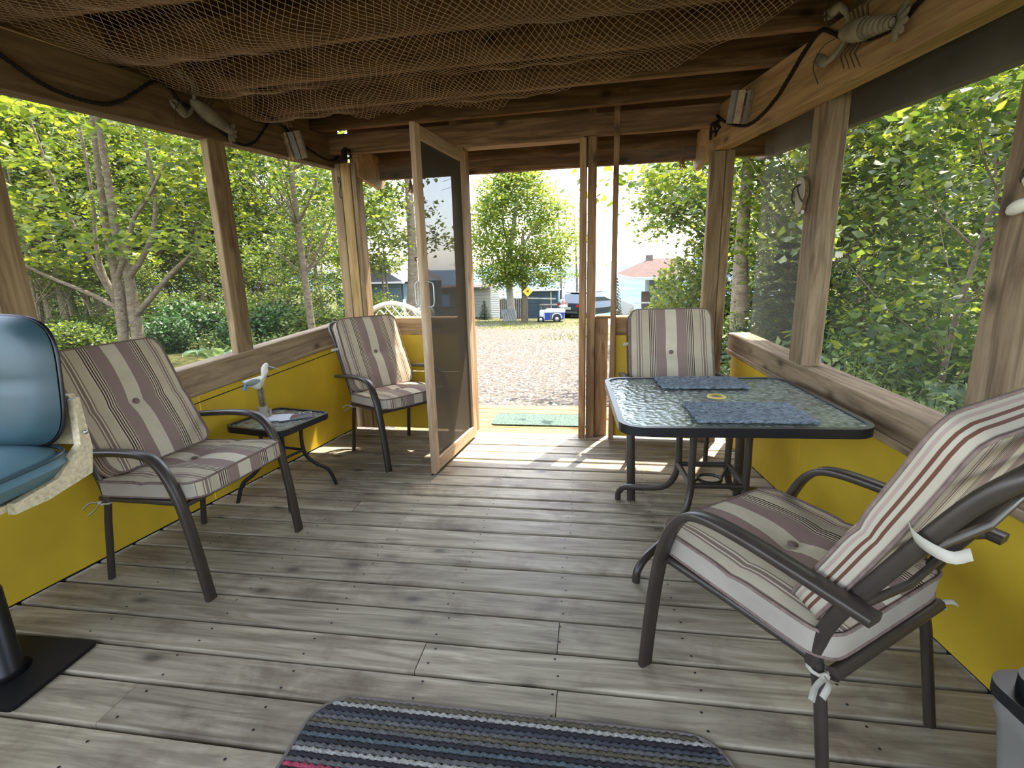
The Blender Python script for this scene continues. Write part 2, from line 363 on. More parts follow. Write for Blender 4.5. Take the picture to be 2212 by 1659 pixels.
def T(x, y, z): return Matrix.Translation((x, y, z))
def build(mb, name, mats, parent=None, Mw=None): return obj(name, mb.mesh(name, mats), parent, Mw)
def tag(o, label, cat, group=None):
    o['label'] = label; o['category'] = cat
    if group: o['group'] = group
    return o
def thing(name, label, cat, Mw=None, group=None):
    return tag(obj(name, None, None, Mw), label, cat, group)
def struct(name, me=None, Mw=None):
    o = obj(name, me, None, Mw); o['kind'] = 'structure'; return o
def copy_tree(o, Mw, label=None):
    r = o.copy(); col.objects.link(r); W[r.name] = Mw.copy(); r.matrix_basis = Mw
    if label: r['label'] = label
    def kids(src, dst):
        for c in [x for x in src.children]:
            d = c.copy(); col.objects.link(d); d.parent = dst; d.matrix_basis = c.matrix_basis.copy(); W[d.name] = W[dst.name] @ d.matrix_basis
            kids(c, d)
    kids(o, r); return r
_beams = {}
def beam(name, a, b, w, h, mat, parent=None, up=(0, 0, 1), ch=.004):
    """a timber with its long axis along local X, chamfered edges; mesh shared between equal sizes"""
    a, b = Vector(a), Vector(b); X = b - a; L = X.length; X = X / L; Z = Vector(up); Y = Z.cross(X).normalized(); Z = X.cross(Y)
    key = (round(L, 3), w, h, mat.name, ch)
    if key not in _beams:
        y, z = w / 2, h / 2; sec = [(-y + ch, -z), (y - ch, -z), (y, -z + ch), (y, z - ch), (y - ch, z), (-y + ch, z), (-y, z - ch), (-y, -z + ch)]
        mb = MB(); vs = [(x, p, q) for x in (-L / 2, L / 2) for p, q in sec]
        mb.add(vs, [tuple(range(8))[::-1], tuple(range(8, 16))] + [(i, (i + 1) % 8, 8 + (i + 1) % 8, 8 + i) for i in range(8)])
        _beams[key] = mb.mesh(name, mat)
    m = Matrix((X, Y, Z)).transposed().to_4x4(); m.translation = (a + b) / 2
    return obj(name, _beams[key], parent, m)
def smooth(P, k=6):
    P = [Vector(p) for p in P]; Q = [P[0] * 2 - P[1]] + P + [P[-1] * 2 - P[-2]]; out = []
    for i in range(1, len(Q) - 2):
        for j in range(k):
            t = j / k; a, b, c, d = Q[i - 1], Q[i], Q[i + 1], Q[i + 2]
            out.append(.5 * ((2 * b) + (c - a) * t + (2 * a - 5 * b + 4 * c - d) * t * t + (3 * b - a - 3 * c + d) * t ** 3))
    out.append(P[-1]); return out
def XL(y): return -1.795 - .1516 * (3.58 - y)
def XR(y): return .929 + .0935 * (3.452 - y)
def YB(x): return 3.58 - .047 * (x + 1.795)
def nrm(n): return Vector(n).normalized()
NL = nrm((1, -.1516, 0)); NR = nrm((-1, -.0935, 0)); NB = nrm((-.047, -1, 0)); NBM = nrm((-1, -.1944, 0))   # wall and beam normals into the room
def XBM(y): return .754 + .1944 * (3.45 - y)                     # inner face of the right beam

# ------------------------------------------------------------------ structure: ground, sea
def gz(x, y):
    if y < 4.3: return -.28
    if y < 34: return -.28 - .0578 * (y - 4.3)
    return max(-5.0, -2.0 - (y - 34) * .5)
def gz_land(x, y):
    g0 = gz(x, y); sd_ = max(0, min(1, (-(x + .42 * y + 2)) / 5)) + max(0, min(1, (x - .30 * y - 1.5) / 5))
    return g0 * (1 - min(1, sd_)) + max(g0, -1.6) * min(1, sd_)
mb = MB(); xs = list(np.linspace(-120, 120, 121)); ys = [-14, -6, 0, 2, 4.3] + list(np.linspace(6, 34, 15)) + [36, 38, 40, 44, 50, 58, 68, 80]
vs = [(x, y, gz_land(x, y)) for y in ys for x in xs]; nx = len(xs)
mb.add(vs, [(j * nx + i, j * nx + i + 1, (j + 1) * nx + i + 1, (j + 1) * nx + i) for j in range(len(ys) - 1) for i in range(nx - 1)], 0, True)
gnd = struct('ground', mb.mesh('ground', M['ground']))
mb = MB(); mb.add([(-4000, 39, -3.2), (4000, 39, -3.2), (4000, 5000, -3.2), (-4000, 5000, -3.2)], [(0, 1, 2, 3)])
sea = struct('sea', mb.mesh('sea', M['sea']))
mb = MB(); pts = [(x, 10 + 9 * math.sin(x * .0023) + 6 * math.sin(x * .011 + 1) + 10 * max(0, math.sin(x * .0009 + .5))) for x in range(-2600, 2601, 100)]
for (x0, h0), (x1, h1) in zip(pts, pts[1:]): mb.add([(x0, 2600, -4), (x1, 2600, -4), (x1, 2700, max(h1, 1)), (x0, 2700, max(h0, 1)), (x0, 2900, -4), (x1, 2900, -4)], [(0, 1, 2, 3), (3, 2, 5, 4)])
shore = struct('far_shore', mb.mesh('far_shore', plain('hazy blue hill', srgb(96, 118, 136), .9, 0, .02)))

# ------------------------------------------------------------------ structure: floor of planks
floor = struct('floor')
gaps = [.50, .645, .79, .945, 1.101, 1.233, 1.371, 1.519, 1.655, 1.806, 1.940, 2.088, 2.222, 2.339, 2.439]
while gaps[-1] < 3.45: gaps.append(gaps[-1] + .138)
joint = {1.371: [-.52], 1.101: [-.08], .945: [-1.35, .9], 1.233: [], 1.371 + 0: [-.52], 1.806: [.75], 2.222: [-1.1], 2.716: [.2], 1.655: [-1.4]}
joint = {3: [-1.34], 4: [-.08], 5: [-.52], 6: [-.09], 9: [.8], 12: [-1.2], 15: [.3]}
nails = MB()
for i in range(len(gaps) - 1):
    y0, y1 = gaps[i], gaps[i + 1]; yc = (y0 + y1) / 2; w = round(y1 - y0 - .014, 3)
    xa, xb = XL(yc) - .03, XR(yc) + .03
    cuts = [xa] + joint.get(i, []) + [xb]
    for a, b in zip(cuts, cuts[1:]):
        dz = rnd.uniform(-.0015, .0015); tw = rnd.uniform(-.0015, .0015)
        beam('plank', (a + .0012, yc + tw, -.016 + dz), (b - .0012, yc - tw, -.016 + dz), w, .032, M['deck'], floor)
    for k in range(-5, 3):
        x = -.085 + k * .405
        if xa + .05 < x < xb - .05:
            for q in (.25, .75):
                px, py = x + rnd.uniform(-.012, .012), y0 + (y1 - y0) * q + rnd.uniform(-.008, .008)
                nails.add([(px + .0042 * math.cos(a), py + .0042 * math.sin(a), .0018) for a in np.linspace(0, 2 * PI, 7)[:6]], [(0, 1, 2, 3, 4, 5)])
nh = build(nails, 'nail_heads', M['iron'], floor); nh['kind'] = 'stuff'
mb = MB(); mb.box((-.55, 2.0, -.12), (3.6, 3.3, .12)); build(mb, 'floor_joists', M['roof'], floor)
# the step outside: pale boards a little lower
step = thing('porch_step', 'low yellowish pine step platform outside the doorway', 'step', T(-.6, 4.2, -.28))
for k in range(8):
    y = 3.78 + k * .145
    beam('step_board', (-1.7, y, -.175), (.7, y, -.175), .138, .03, M['step'], step)
for x in (-1.6, -.5, .6): beam('step_joist', (x, 3.72, -.235), (x, 4.85, -.235), .04, .09, M['step'], step)

# ------------------------------------------------------------------ structure: walls
wall_left = struct('wall_left'); wall_right = struct('wall_right'); wall_back = struct('wall_back'); ceiling = struct('ceiling')
def onL(y, z, off=0): p = Vector((XL(y), y, z)) + NL * off; return p
def onR(y, z, off=0): p = Vector((XR(y), y, z)) + NR * off; return p
def onB(x, z, off=0): p = Vector((x, YB(x), z)) + NB * off; return p
def sheet(name, on, a0, a1, z00, z01, z10, z11, th, mat, parent):
    """a board panel between two places along a wall, its lower/upper edges given at both ends"""
    c = on((a0 + a1) / 2, 0); q = [on(a0, z00), on(a1, z10), on(a1, z11), on(a0, z01)]; q2 = [on(a0, z00, -th), on(a1, z10, -th), on(a1, z11, -th), on(a0, z01, -th)]
    mb = MB(); mb.add([v - c for v in q + q2], [(0, 1, 2, 3), (7, 6, 5, 4), (0, 4, 5, 1), (1, 5, 6, 2), (2, 6, 7, 3), (3, 7, 4, 0)])
    return build(mb, name, mat, parent, Matrix.Translation(c))
zsL = lambda y: .739 + (y - 2.12) * .072      # sill top heights along the side walls
zsR = lambda y: .674 + (y - 1.64) * .041
for a0, a1 in ((-.9, 1.03), (1.036, 2.243), (2.249, 3.56)):
    sheet('panel', onL, a0, a1, .012, zsL(a0) - .12, .012, zsL(a1) - .12, .012, M['yellow'], wall_left)
for a0, a1 in ((-.9, 1.26), (1.266, 2.484), (2.490, 3.44)):
    sheet('panel', onR, a0, a1, .012, zsR(a0) - .10, .012, zsR(a1) - .10, .012, M['yellow'], wall_right)
sheet('panel_batten', onL, .3, 3.56, zsL(.3) - .19, zsL(.3) - .185, zsL(3.56) - .19, zsL(3.56) - .185, -.002, M['iron'], wall_left)
beam('sill_board', onL(-.9, zsL(-.9) - .065, -.012), onL(3.58, zsL(3.58) - .065, -.012), .036, .13, M['sill'], wall_left)
beam('sill_cap', onL(-.9, zsL(-.9) - .018, -.06), onL(3.58, zsL(3.58) - .018, -.06), .09, .03, M['sill'], wall_left)
beam('sill_batten', onL(-.9, zsL(-.9) - .139, .002), onL(3.58, zsL(3.58) - .139, .002), .018, .022, M['sill'], wall_left)
beam('sill_board', onR(-.9, zsR(-.9) - .055, -.012), onR(3.5, zsR(3.5) - .055, -.012), .036, .105, M['sill'], wall_right)
beam('sill_cap', onR(-.9, zsR(-.9) - .018, -.075), onR(3.5, zsR(3.5) - .018, -.075), .11, .03, M['sill'], wall_right)
beam('sill_batten', onR(-.9, zsR(-.9) - .122, .002), onR(3.5, zsR(3.5) - .122, .002), .022, .03, M['sill'], wall_right)
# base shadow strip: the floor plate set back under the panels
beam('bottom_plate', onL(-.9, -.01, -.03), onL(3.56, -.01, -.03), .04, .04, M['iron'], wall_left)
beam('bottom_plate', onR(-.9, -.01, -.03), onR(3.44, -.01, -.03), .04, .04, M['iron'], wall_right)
def post(name, on, a, zb, zt, w, d, parent, mat, off=-.03, nrmv=None):
    p, q = on(a, zb, off), on(a, zt, off); return beam(name, p, q, w, d, mat, parent, up=nrmv)
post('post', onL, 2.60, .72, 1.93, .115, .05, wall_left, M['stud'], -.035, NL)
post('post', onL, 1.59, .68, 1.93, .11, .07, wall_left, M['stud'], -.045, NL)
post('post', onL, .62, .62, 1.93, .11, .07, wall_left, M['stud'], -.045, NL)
post('post', onR, 2.615, .70, 2.03, .13, .09, wall_right, M['sill'], -.045, NR)
post('post', onR, 1.545, .66, 1.855, .15, .10, wall_right, M['sill'], -.05, NR)
post('post', onR, .60, .62, 1.85, .14, .10, wall_right, M['sill'], -.05, NR)
# beams on the side walls, running out over the step
bL0, bL1 = onL(.2, 1.83 + .115, -.03), Vector((XL(3.72), 3.72, 1.93 + .098)) + NL * -.03
beam('beam', onL(-.9, 1.90, -.045), onL(3.74, 2.03, -.045), .09, .205, M['beamshaded'], wall_left)
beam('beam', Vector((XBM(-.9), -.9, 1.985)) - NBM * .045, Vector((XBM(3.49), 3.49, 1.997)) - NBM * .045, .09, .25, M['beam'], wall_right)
beam('beam', onR(-.9, 1.87, -.37), onR(4.05, 2.09, -.34), .05, .36, M['fencegrey'], wall_right)
beam('beam', onL(-.9, 2.10, -.36), onL(4.0, 2.19, -.36), .05, .26, M['beam'], wall_left)
# unseen dark wall added behind the camera to cut the light, plus floor boards
wall_rear_unseen = struct('wall_rear_unseen')
for k in range(14):
    z = .08 + k * .165
    if z < .85 or z > 1.95: beam('wall_board', (-2.75, -.93, z), (1.75, -.93, z), .02, .162, M['roof'], wall_rear_unseen)
for x in (-2.5, -1.0, .2, 1.35): beam('post', (x, -.95, 0), (x, -.95, 2.2), .09, .09, M['roof'], wall_rear_unseen, up=(0, 1, 0))
for k in range(10): beam('plank', (-2.5, -.88 + k * .145 + .0, -.016), (1.38, -.88 + k * .145, -.016), .136, .032, M['deck'], floor)
beam('blocking', onL(-.9, 2.15, -.075), onL(3.74, 2.205, -.075), .03, .15, M['beam'], wall_left)
# back wall: corner posts, sills, panels, plate, eave beam, jambs
for x, w in ((-1.79, .07), (-1.715, .075), (-1.655, .035)):
    post('corner_post', onB, x, 0, 1.95, w, .10, wall_back, M['stud'] if w != .075 else M['pine'], -.05, NB)
for x, w in ((.775, .085), (.845, .05)):
    post('corner_post', onB, x, 0, 1.868, w, .09, wall_back, M['stud'], -.04, NB)
beam('sill_board', onB(-1.63, .795, -.03), onB(-.86, .795, -.03), .036, .13, M['beam'], wall_back)
beam('sill_cap', onB(-1.63, .852, -.07), onB(-.86, .852, -.07), .10, .02, M['beam'], wall_back)
beam('sill_board', onB(.17, .795, -.03), onB(.74, .795, -.03), .036, .13, M['jamb'], wall_back)
beam('sill_cap', onB(.17, .852, -.07), onB(.74, .852, -.07), .10, .02, M['jamb'], wall_back)
sheet('panel', onB, -1.64, -.86, .012, .46, .012, .46, .012, M['yellow'], wall_back)
sheet('panel', onB, -1.64, -.86, .464, .735, .464, .735, .012, M['yellow'], wall_back)
sheet('panel', onB, .17, .86, .012, .735, .012, .735, .012, M['yellow'], wall_back)
beam('top_plate', onB(-1.80, 2.068, .01), onB(.76, 2.064, .01), .05, .13, M['rafter'], wall_back)
beam('eave_beam', onB(-1.88, 2.105, -.42), onB(1.25, 2.11, -.42), .05, .42, M['rafter'], wall_back)
for x in (-1.64, .735):                       # the short angled outriggers at the corners
    mb = MB(); mb.prism([(0, .10), (0, -.10), (.40, -.13), (.46, -.09), (.46, .10)], -.02, .02, Matrix(((0, 0, 1), (1, 0, 0), (0, 1, 0))))
    build(mb, 'outrigger', M['beam'], wall_back, T(x, YB(x) + .02, 1.96))
def stud(x, z0, z1, w, d, off, mat='jamb'): return post('stud', onB, x, z0, z1, w, d, wall_back, M[mat], off, NB)
stud(-.91, 0, 2.17, .05, .09, -.03); stud(-.84, 0, 1.99, .02, .12, -.02)
stud(.012, 0, 2.17, .055, .09, -.03); stud(.085, 0, .86, .09, .03, -.05); stud(.163, 0, 2.17, .036, .05, .02)
stud(-.045, 0, 1.99, .042, .13, -.02)
beam('door_head', onB(-.88, 1.996, -.02), onB(-.04, 1.996, -.02), .11, .022, M['jamb'], wall_back)
beam('door_head', onB(-.88, 2.05, .012), onB(-.02, 2.05, .012), .036, .085, M['doorw'], wall_back)
beam('door_head', onB(-.93, 2.135, -.01), onB(-.02, 2.135, -.01), .036, .08, M['jamb'], wall_back)
for x in (-.60, -.5): stud(x, 2.0, 2.17, .03, .04, -.06)
beam('sill_cap', onB(.05, .858, -.04), onB(.16, .858, -.04), .06, .02, M['jamb'], wall_back)

# ------------------------------------------------------------------ structure: ceiling
RAF = [(1.73, 2.095, 1.77, 2.12), (2.17, 2.105, 2.147, 2.122), (2.56, 2.113, 2.491, 2.124), (2.998, 2.118, 2.877, 2.122), (3.457, 2.13, 3.264, 2.122)]
RAF += [(1.73 - .435 * k, 2.095 - .008 * k, 1.77 - .40 * k, 2.118) for k in range(1, 6)]
for yl, zl, yr, zr in RAF:
    a, b = Vector((XL(yl), yl, zl + .067)), Vector((XBM(yr), yr, zr + .067)); d = (b - a).normalized() * .35
    beam('rafter', a - d, b + d, .04, .135, M['rafter'], ceiling)
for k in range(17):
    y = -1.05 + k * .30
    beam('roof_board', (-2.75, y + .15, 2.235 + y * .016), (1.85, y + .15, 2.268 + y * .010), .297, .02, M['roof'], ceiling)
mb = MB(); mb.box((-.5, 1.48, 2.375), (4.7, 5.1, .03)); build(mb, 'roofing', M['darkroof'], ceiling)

# ------------------------------------------------------------------ window screens
def screen(name, on, a0, a1, z00, z01, z10, z11, mat, off):
    o = sheet('screen_mesh', lambda a, z, q=0: on(a, z, off + q), a0, a1, z00, z01, z10, z11, .002, mat, None)
    s_ = struct(name, None); W_ = W[o.name]; put(o, W_, s_); return s_
screen('window_1', onL, 2.66, 3.55, .78, 1.93, .84, 1.93, M['screen'], -.07)
screen('window_2', onL, 1.65, 2.54, .72, 1.93, .78, 1.93, M['screen'], -.07)
screen('window_3', onL, .68, 1.53, .66, 1.93, .72, 1.93, M['screen'], -.07)
screen('window_4', onR, 2.69, 3.42, .71, 2.02, .74, 2.05, M['screenR'], -.10)
screen('window_5', onR, 1.63, 2.54, .67, 1.98, .71, 2.0, M['screen'], -.10)
screen('window_6', onR, .68, 1.46, .62, 1.93, .66, 1.96, M['screen'], -.10)
screen('window_7', onB, -1.63, -.95, .86, 1.92, .86, 1.92, M['screen'], -.09)
screen('window_8', onB, .19, .72, .86, 1.92, .86, 1.92, M['screen'], -.09)

# ------------------------------------------------------------------ screen door, open inwards
door = struct('door_1')
HF, FF = Vector((-.815, 3.42, 0)), Vector((-.905, 2.68, 0)); dx = (FF - HF).normalized(); dn = Vector((-dx.y, dx.x, 0)) * -1
def dp(s_, z, o=0): p = HF + dx * s_; return Vector((p.x, p.y, z)) + dn * o
DW = (FF - HF).length; upd = dn
beam('stile', dp(.035, .02), dp(.035, 1.94), .07, .03, M['doorw'], door, up=upd)
beam('stile', dp(DW - .035, .02), dp(DW - .035, 1.94), .07, .03, M['doorw'], door, up=upd)
beam('rail', dp(.07, 1.905), dp(DW - .07, 1.905), .03, .07, M['doorw'], door)
beam('rail', dp(.07, .06), dp(DW - .07, .06), .03, .08, M['doorw'], door)
mb = MB(); mb.add([dp(.07, .1, .0), dp(DW - .07, .1, 0), dp(DW - .07, 1.87, 0), dp(.07, 1.87, 0)], [(0, 1, 2, 3)]); build(mb, 'door_screen', M['doorscreen'], door)
mb = MB()
for a, b in (((.07, .1), (DW - .07, .1)), ((.07, 1.87), (DW - .07, 1.87)), ((.07, .1), (.07, 1.87)), ((DW - .07, .1), (DW - .07, 1.87))):
    mb.bar(dp(*a, .016), dp(*b, .016), .012, .006, dn)
build(mb, 'screen_moulding', M['doorw'], door)
mb = MB()
for sd in (1, -1): mb.tube(smooth([dp(DW - .03, 1.00, .012 * sd), dp(DW - .035, 1.01, .05 * sd), dp(DW - .035, 1.07, .055 * sd), dp(DW - .035, 1.13, .05 * sd), dp(DW - .03, 1.14, .012 * sd)], 4), .004, 6)
build(mb, 'pull_handle', M['chrome'], door)
mb = MB(); mb.tube(smooth([dp(DW - .01, 1.27, .016), dp(DW + .0, 1.265, .03), dp(DW - .02, 1.25, .03)], 4), .003, 5); build(mb, 'hook', M['iron'], door)
mb = MB(); mb.bar(dp(.05, .018, .018), dp(DW - .02, .018, .018), .008, .034, (0, 0, 1)); build(mb, 'door_sweep', M['black'], door)
mb = MB(); mb.box(dp(.03, .05, .03), (.03, .06, .06)); mb.box(dp(.02, .03, .04), (.04, .04, .03)); build(mb, 'hinge', M['bronze'], door)

# ------------------------------------------------------------------ chairs
def cushion(w, l, th, corner=.06, nx=22, ny=22, tuft=.018, bow=0.0, front=False):
    """a padded, piped and tufted cushion lying in XY; returns (mesh builder, rim points)"""
    mb = MB(); top = []; bot = []; uvs = []
    def pt(i, j):
        u = 2 * i / nx - 1; v = 2 * j / ny - 1; x, y = u * w / 2, v * l / 2
        ax, ay = abs(x) - (w / 2 - corner), abs(y) - (l / 2 - corner)
        if ax > 0 and ay > 0:
            d = math.hypot(ax, ay); m_ = max(ax, ay)
            if d > 0: x = math.copysign(w / 2 - corner + ax * m_ / d, x); y = math.copysign(l / 2 - corner + ay * m_ / d, y)
        e = (1 - u ** 8) * (1 - v ** 8)
        puff = .30 * (1 - u ** 4) * (1 - v ** 4)
        z = th * (.5 + puff) - tuft * math.exp(-((x / .06) ** 2 + (y / .05) ** 2)) - .006 * math.exp(-(y / .022) ** 2) - .003 * math.sin(x * 31 + 2) * math.sin(y * 27) * e
        return x, y, z + bow * y * y, (u + 1) / 2, (v + 1) / 2
    for j in range(ny + 1):
        for i in range(nx + 1):
            x, y, z, a, b = pt(i, j); top.append((x, y, z)); uvs.append((a, b))
    for j in range(ny + 1):
        for i in range(nx + 1):
            x, y, z, a, b = pt(i, j); bot.append((x, y, -th * .5 + bow * y * y - .12 * th * (1 - (2 * a - 1) ** 4)))
    n = nx + 1; nv = len(top)
    fs = [(j * n + i, j * n + i + 1, (j + 1) * n + i + 1, (j + 1) * n + i) for j in range(ny) for i in range(nx)]
    mb.add(top + bot, fs, 0, True)
    for f in fs: mb.f.append(tuple(nv + k for k in f[::-1])); mb.mi.append(0); mb.sm.append(True)
    rim = [i for i in range(n)] + [j * n + nx for j in range(1, ny + 1)] + [ny * n + i for i in range(nx - 1, -1, -1)] + [j * n for j in range(ny - 1, 0, -1)]
    k = len(rim)
    base = len(mb.v)                                   # the side band in five strips
    for q in range(5):
        for r_ in rim: a_, b_ = Vector(top[r_]), Vector(bot[r_]); mb.v.append(tuple(a_.lerp(b_, q / 4)))
    for q in range(4):
        for a in range(k): mb.f.append((base + q * k + a, base + (q + 1) * k + a, base + (q + 1) * k + (a + 1) % k, base + q * k + (a + 1) % k)); mb.mi.append(0 if front and uvs[rim[a]][1] > .99 and uvs[rim[(a + 1) % k]][1] > .99 else 1); mb.sm.append(True)
    mb.uvs = uvs + uvs + [(uvs[rim[a]][0] if front else q / 4, a / k) for q in range(5) for a in range(k)]
    return mb, [top[r] for r in rim], [bot[r] for r in rim]
def cushion_mesh(mb, name, side='gusset'):
    me = mb.mesh(name, [M['stripe'], M[side]]); uv = me.uv_layers.new(name='UVMap')
    li = np.zeros(len(me.loops), dtype=np.int32); me.loops.foreach_get('vertex_index', li)
    uv.data.foreach_set('uv', np.array(mb.uvs, dtype=np.float32)[li].ravel()); return me
BAND = [(1, .28), (.85, .5), (-.85, .5), (-1, .28), (-1, -.28), (-.85, -.5), (.85, -.5), (1, -.28)]
def chair_parts(root):
    fr = MB()
    for s in (-1, 1):
        a = MB(); a.tube([(s * .265 + s * .01 * min(1, z / .5), y, z) for _, y, z in smooth([(0, .0, 0.0), (0, -.022, .2), (0, -.05, .38), (0, -.085, .49), (0, -.13, .555), (0, -.19, .582), (0, -.30, .584), (0, -.44, .572), (0, -.585, .556)], 5)], .021, sec=BAND, side=(1, 0, 0))
        build(a, 'arm', M['bronze'], root, T(0, 0, 0))
        a = MB(); a.tube([(s * .225, -.46, .40), (s * .228, -.49, .26), (s * .235, -.53, 0)], .0135, 10); build(a, 'rear_leg', M['bronze'], root)
        fr.tube([(s * .245, -.055, .385), (s * .235, -.25, .375), (s * .225, -.47, .36)], .0125, 8)
        fr.tube([(s * .270, -.055, .385), (s * .235, -.055, .385)], .011, 6)
    fr.tube([(-.245, -.06, .383), (.245, -.06, .383)], .0125, 8); fr.tube([(-.225, -.505, .352), (.225, -.505, .352)], .016, 8)
    for y in (-.2, -.33): fr.tube([(-.24, y, .375), (.24, y, .375)], .009, 6)
    build(fr, 'seat_frame', M['bronze'], root)
    bk = MB()
    P = smooth([(-.228, -.462, .35), (-.23, -.485, .46), (-.232, -.565, .62), (-.23, -.665, .80), (-.222, -.725, .88), (-.17, -.745, .905), (0, -.75, .91)], 5)
    bk.tube(P + [Vector((-p.x, p.y, p.z)) for p in P[-2::-1]], .0165, 10)
    for y, z in ((-.505, .50), (-.61, .69), (-.695, .84)): bk.tube([(-.23, y, z), (0, y - .02, z), (.23, y, z)], .009, 6)
    for s in (-1, 1): bk.tube([(s * .228, -.53, .555), (s * .275, -.555, .556)], .012, 8)
    build(bk, 'back_frame', M['bronze'], root)
    # seat cushion
    mb, rt, rb = cushion(.50, .50, .060, front=True)
    Ms = T(0, -.255, .426) @ Matrix.Rotation(math.radians(3.5), 4, 'X')
    o = obj('seat_cushion', cushion_mesh(mb, 'seat_cushion'), root, Ms)
    p = MB(); p.tube(rt + rt[:1], .0045, 5, caps=False); p.tube(rb + rb[:1], .004, 5, caps=False); build(p, 'piping', M['piping'], o, Ms)
    p = MB(); p.ell((0, 0, .035), (.014, .014, .006), 10, 5); build(p, 'button', M['piping'], o, Ms)
    # back cushion
    mb, rt, rb = cushion(.475, .53, .062, .055, bow=.12)
    Mb = T(0, -.540, .690) @ Matrix(((-1, 0, 0), (0, -.42, .907), (0, .907, .42))).to_4x4()
    o = obj('back_cushion', cushion_mesh(mb, 'back_cushion', 'lined'), root, Mb)
    p = MB(); p.tube(rt + rt[:1], .0045, 5, caps=False); p.tube(rb + rb[:1], .004, 5, caps=False); build(p, 'piping', M['piping'], o, Mb)
    p = MB(); p.ell((0, 0, .032), (.014, .014, .006), 10, 5); build(p, 'button', M['piping'], o, Mb)
    for s in (-1, 1):                                     # cloth ties knotted round the frame
        t = MB(); c = Vector((s * .228, -.475, .345))
        t.tube([c + Vector((.02 * math.cos(a), .02 * math.sin(a), .002 * math.sin(3 * a))) for a in np.linspace(0, 2 * PI, 11)], .0045, 5)
        t.ell(c + Vector((s * .01, -.022, 0)), (.010, .009, .009), 7, 5)
        for q in (1, -1): t.tube(smooth([c + Vector((s * .01, -.022, 0)), c + Vector((s * .035, -.03 - .012 * q, -.005 + .012 * q)), c + Vector((s * .06, -.036 - .01 * q, -.02 + .012 * q))], 3), [.006] * 4 + [.007] * 3, sec=[(1, .2), (-1, .2), (-1, -.2), (1, -.2)])
        build(t, 'tie', M['tie'], root)
        t = MB(); c = Vector((s * .232, -.635, .735))
        t.tube(smooth([c + Vector((-s * .02, .05, .01)), c + Vector((s * .025, .02, .0)), c + Vector((s * .03, -.03, -.01)), c + Vector((-s * .01, -.045, -.01))], 4), .010, sec=[(1, .1), (-1, .1), (-1, -.1), (1, -.1)], side=(0, .4, .9))
        build(t, 'strap', M['tie'], root)
def pose(x, y, th, s=1.0): return T(x, y, 0) @ Matrix.Rotation(th, 4, 'Z') @ Matrix.Scale(s, 4)
ch = thing('patio_chair', 'striped cushion patio chair beside the small side table, facing across the porch', 'chair', I4, 'cushioned patio chairs on the porch')
chair_parts(ch)
ch.matrix_basis = pose(-1.386, 1.741, -1.662, .985)
for m_, l in ((pose(-1.055, 2.935, -2.212, .95), 'striped cushion patio chair in the back corner, half hidden by the screen door'),
              (pose(.491, 2.494, 3.166, .995), 'striped cushion patio chair behind the glass table, back to the doorway wall'),
              (pose(.393, 1.516, .643, 1.0), 'striped cushion patio chair drawn up in front of the glass table, seen from behind')):
    copy_tree(ch, m_, l)

# ------------------------------------------------------------------ glass table
def rrect(w, d, r, n=8):
    out = []
    for cx, cy, a0 in ((w / 2 - r, d / 2 - r, 0), (-w / 2 + r, d / 2 - r, PI / 2), (-w / 2 + r, -d / 2 + r, PI), (w / 2 - r, -d / 2 + r, 1.5 * PI)):
        for k in range(n + 1): a = a0 + PI / 2 * k / n; out.append((cx + r * math.cos(a), cy + r * math.sin(a)))
    return out
def rim(poly, t, z0, z1):
    mb = MB(); n = len(poly); c = [Vector((x, y, 0)) for x, y in poly]; inn = []
    for i in range(n):
        d = (c[(i + 1) % n] - c[i - 1]).normalized(); nn = Vector((-d.y, d.x, 0)); inn.append(c[i] + nn * t)
    vs = [Vector((p.x, p.y, z)) for z in (z0, z1) for p in c] + [Vector((p.x, p.y, z)) for z in (z0, z1) for p in inn]
    fs = []
    for i in range(n):
        j = (i + 1) % n; fs += [(i, j, n + j, n + i), (n + i, n + j, 3 * n + j, 3 * n + i), (3 * n + i, 3 * n + j, 2 * n + j, 2 * n + i), (2 * n + i, 2 * n + j, j, i)]
    mb.add(vs, fs); return mb
TM = T(.53, 2.15, 0) @ Matrix.Rotation(math.radians(2.5), 4, 'Z')
tb = thing('glass_table', 'square pebbled glass patio table with black rim beside the yellow wall', 'table', TM)
poly = rrect(.87, .83, .09)
build(rim(poly, .022, .612, .646), 'table_rim', M['black'], tb, TM)
mb = MB(); mb.prism(rrect(.846, .806, .08), .634, .641); build(mb, 'table_top', M['glass'], tb, TM)
for sx in (-1, 1):
    for sy in (-1, 1):
        mb = MB(); mb.tube(smooth([(sx * .20, sy * .22, .612), (sx * .125, sy * .15, .60), (sx * .11, sy * .12, .55), (sx * .11, sy * .12, .40), (sx * .112, sy * .125, .27), (sx * .15, sy * .165, .17), (sx * .24, sy * .255, .115), (sx * .315, sy * .325, .085), (sx * .35, sy * .355, .045), (sx * .355, sy * .36, 0)], 5), .0155, 10)
        build(mb, 'leg', M['bronze'], tb, TM)
mb = MB()
for a, b in (((-1, -1), (1, -1)), ((1, -1), (1, 1)), ((1, 1), (-1, 1)), ((-1, 1), (-1, -1))): mb.tube([(a[0] * .11, a[1] * .12, .30), (b[0] * .11, b[1] * .12, .30)], .0125, 8)
build(mb, 'brace', M['bronze'], tb, TM)
mb = MB(); mb.tube([(.048 * math.cos(a), .048 * math.sin(a), .28) for a in np.linspace(0, 2 * PI, 25)], .007, 6)
for s in (-1, 1): mb.tube([(s * .048, 0, .28), (s * .075, s * .05, .29), (s * .108, s * .10, .30)], .006, 6)
build(mb, 'umbrella_ring', M['bronze'], tb, TM)
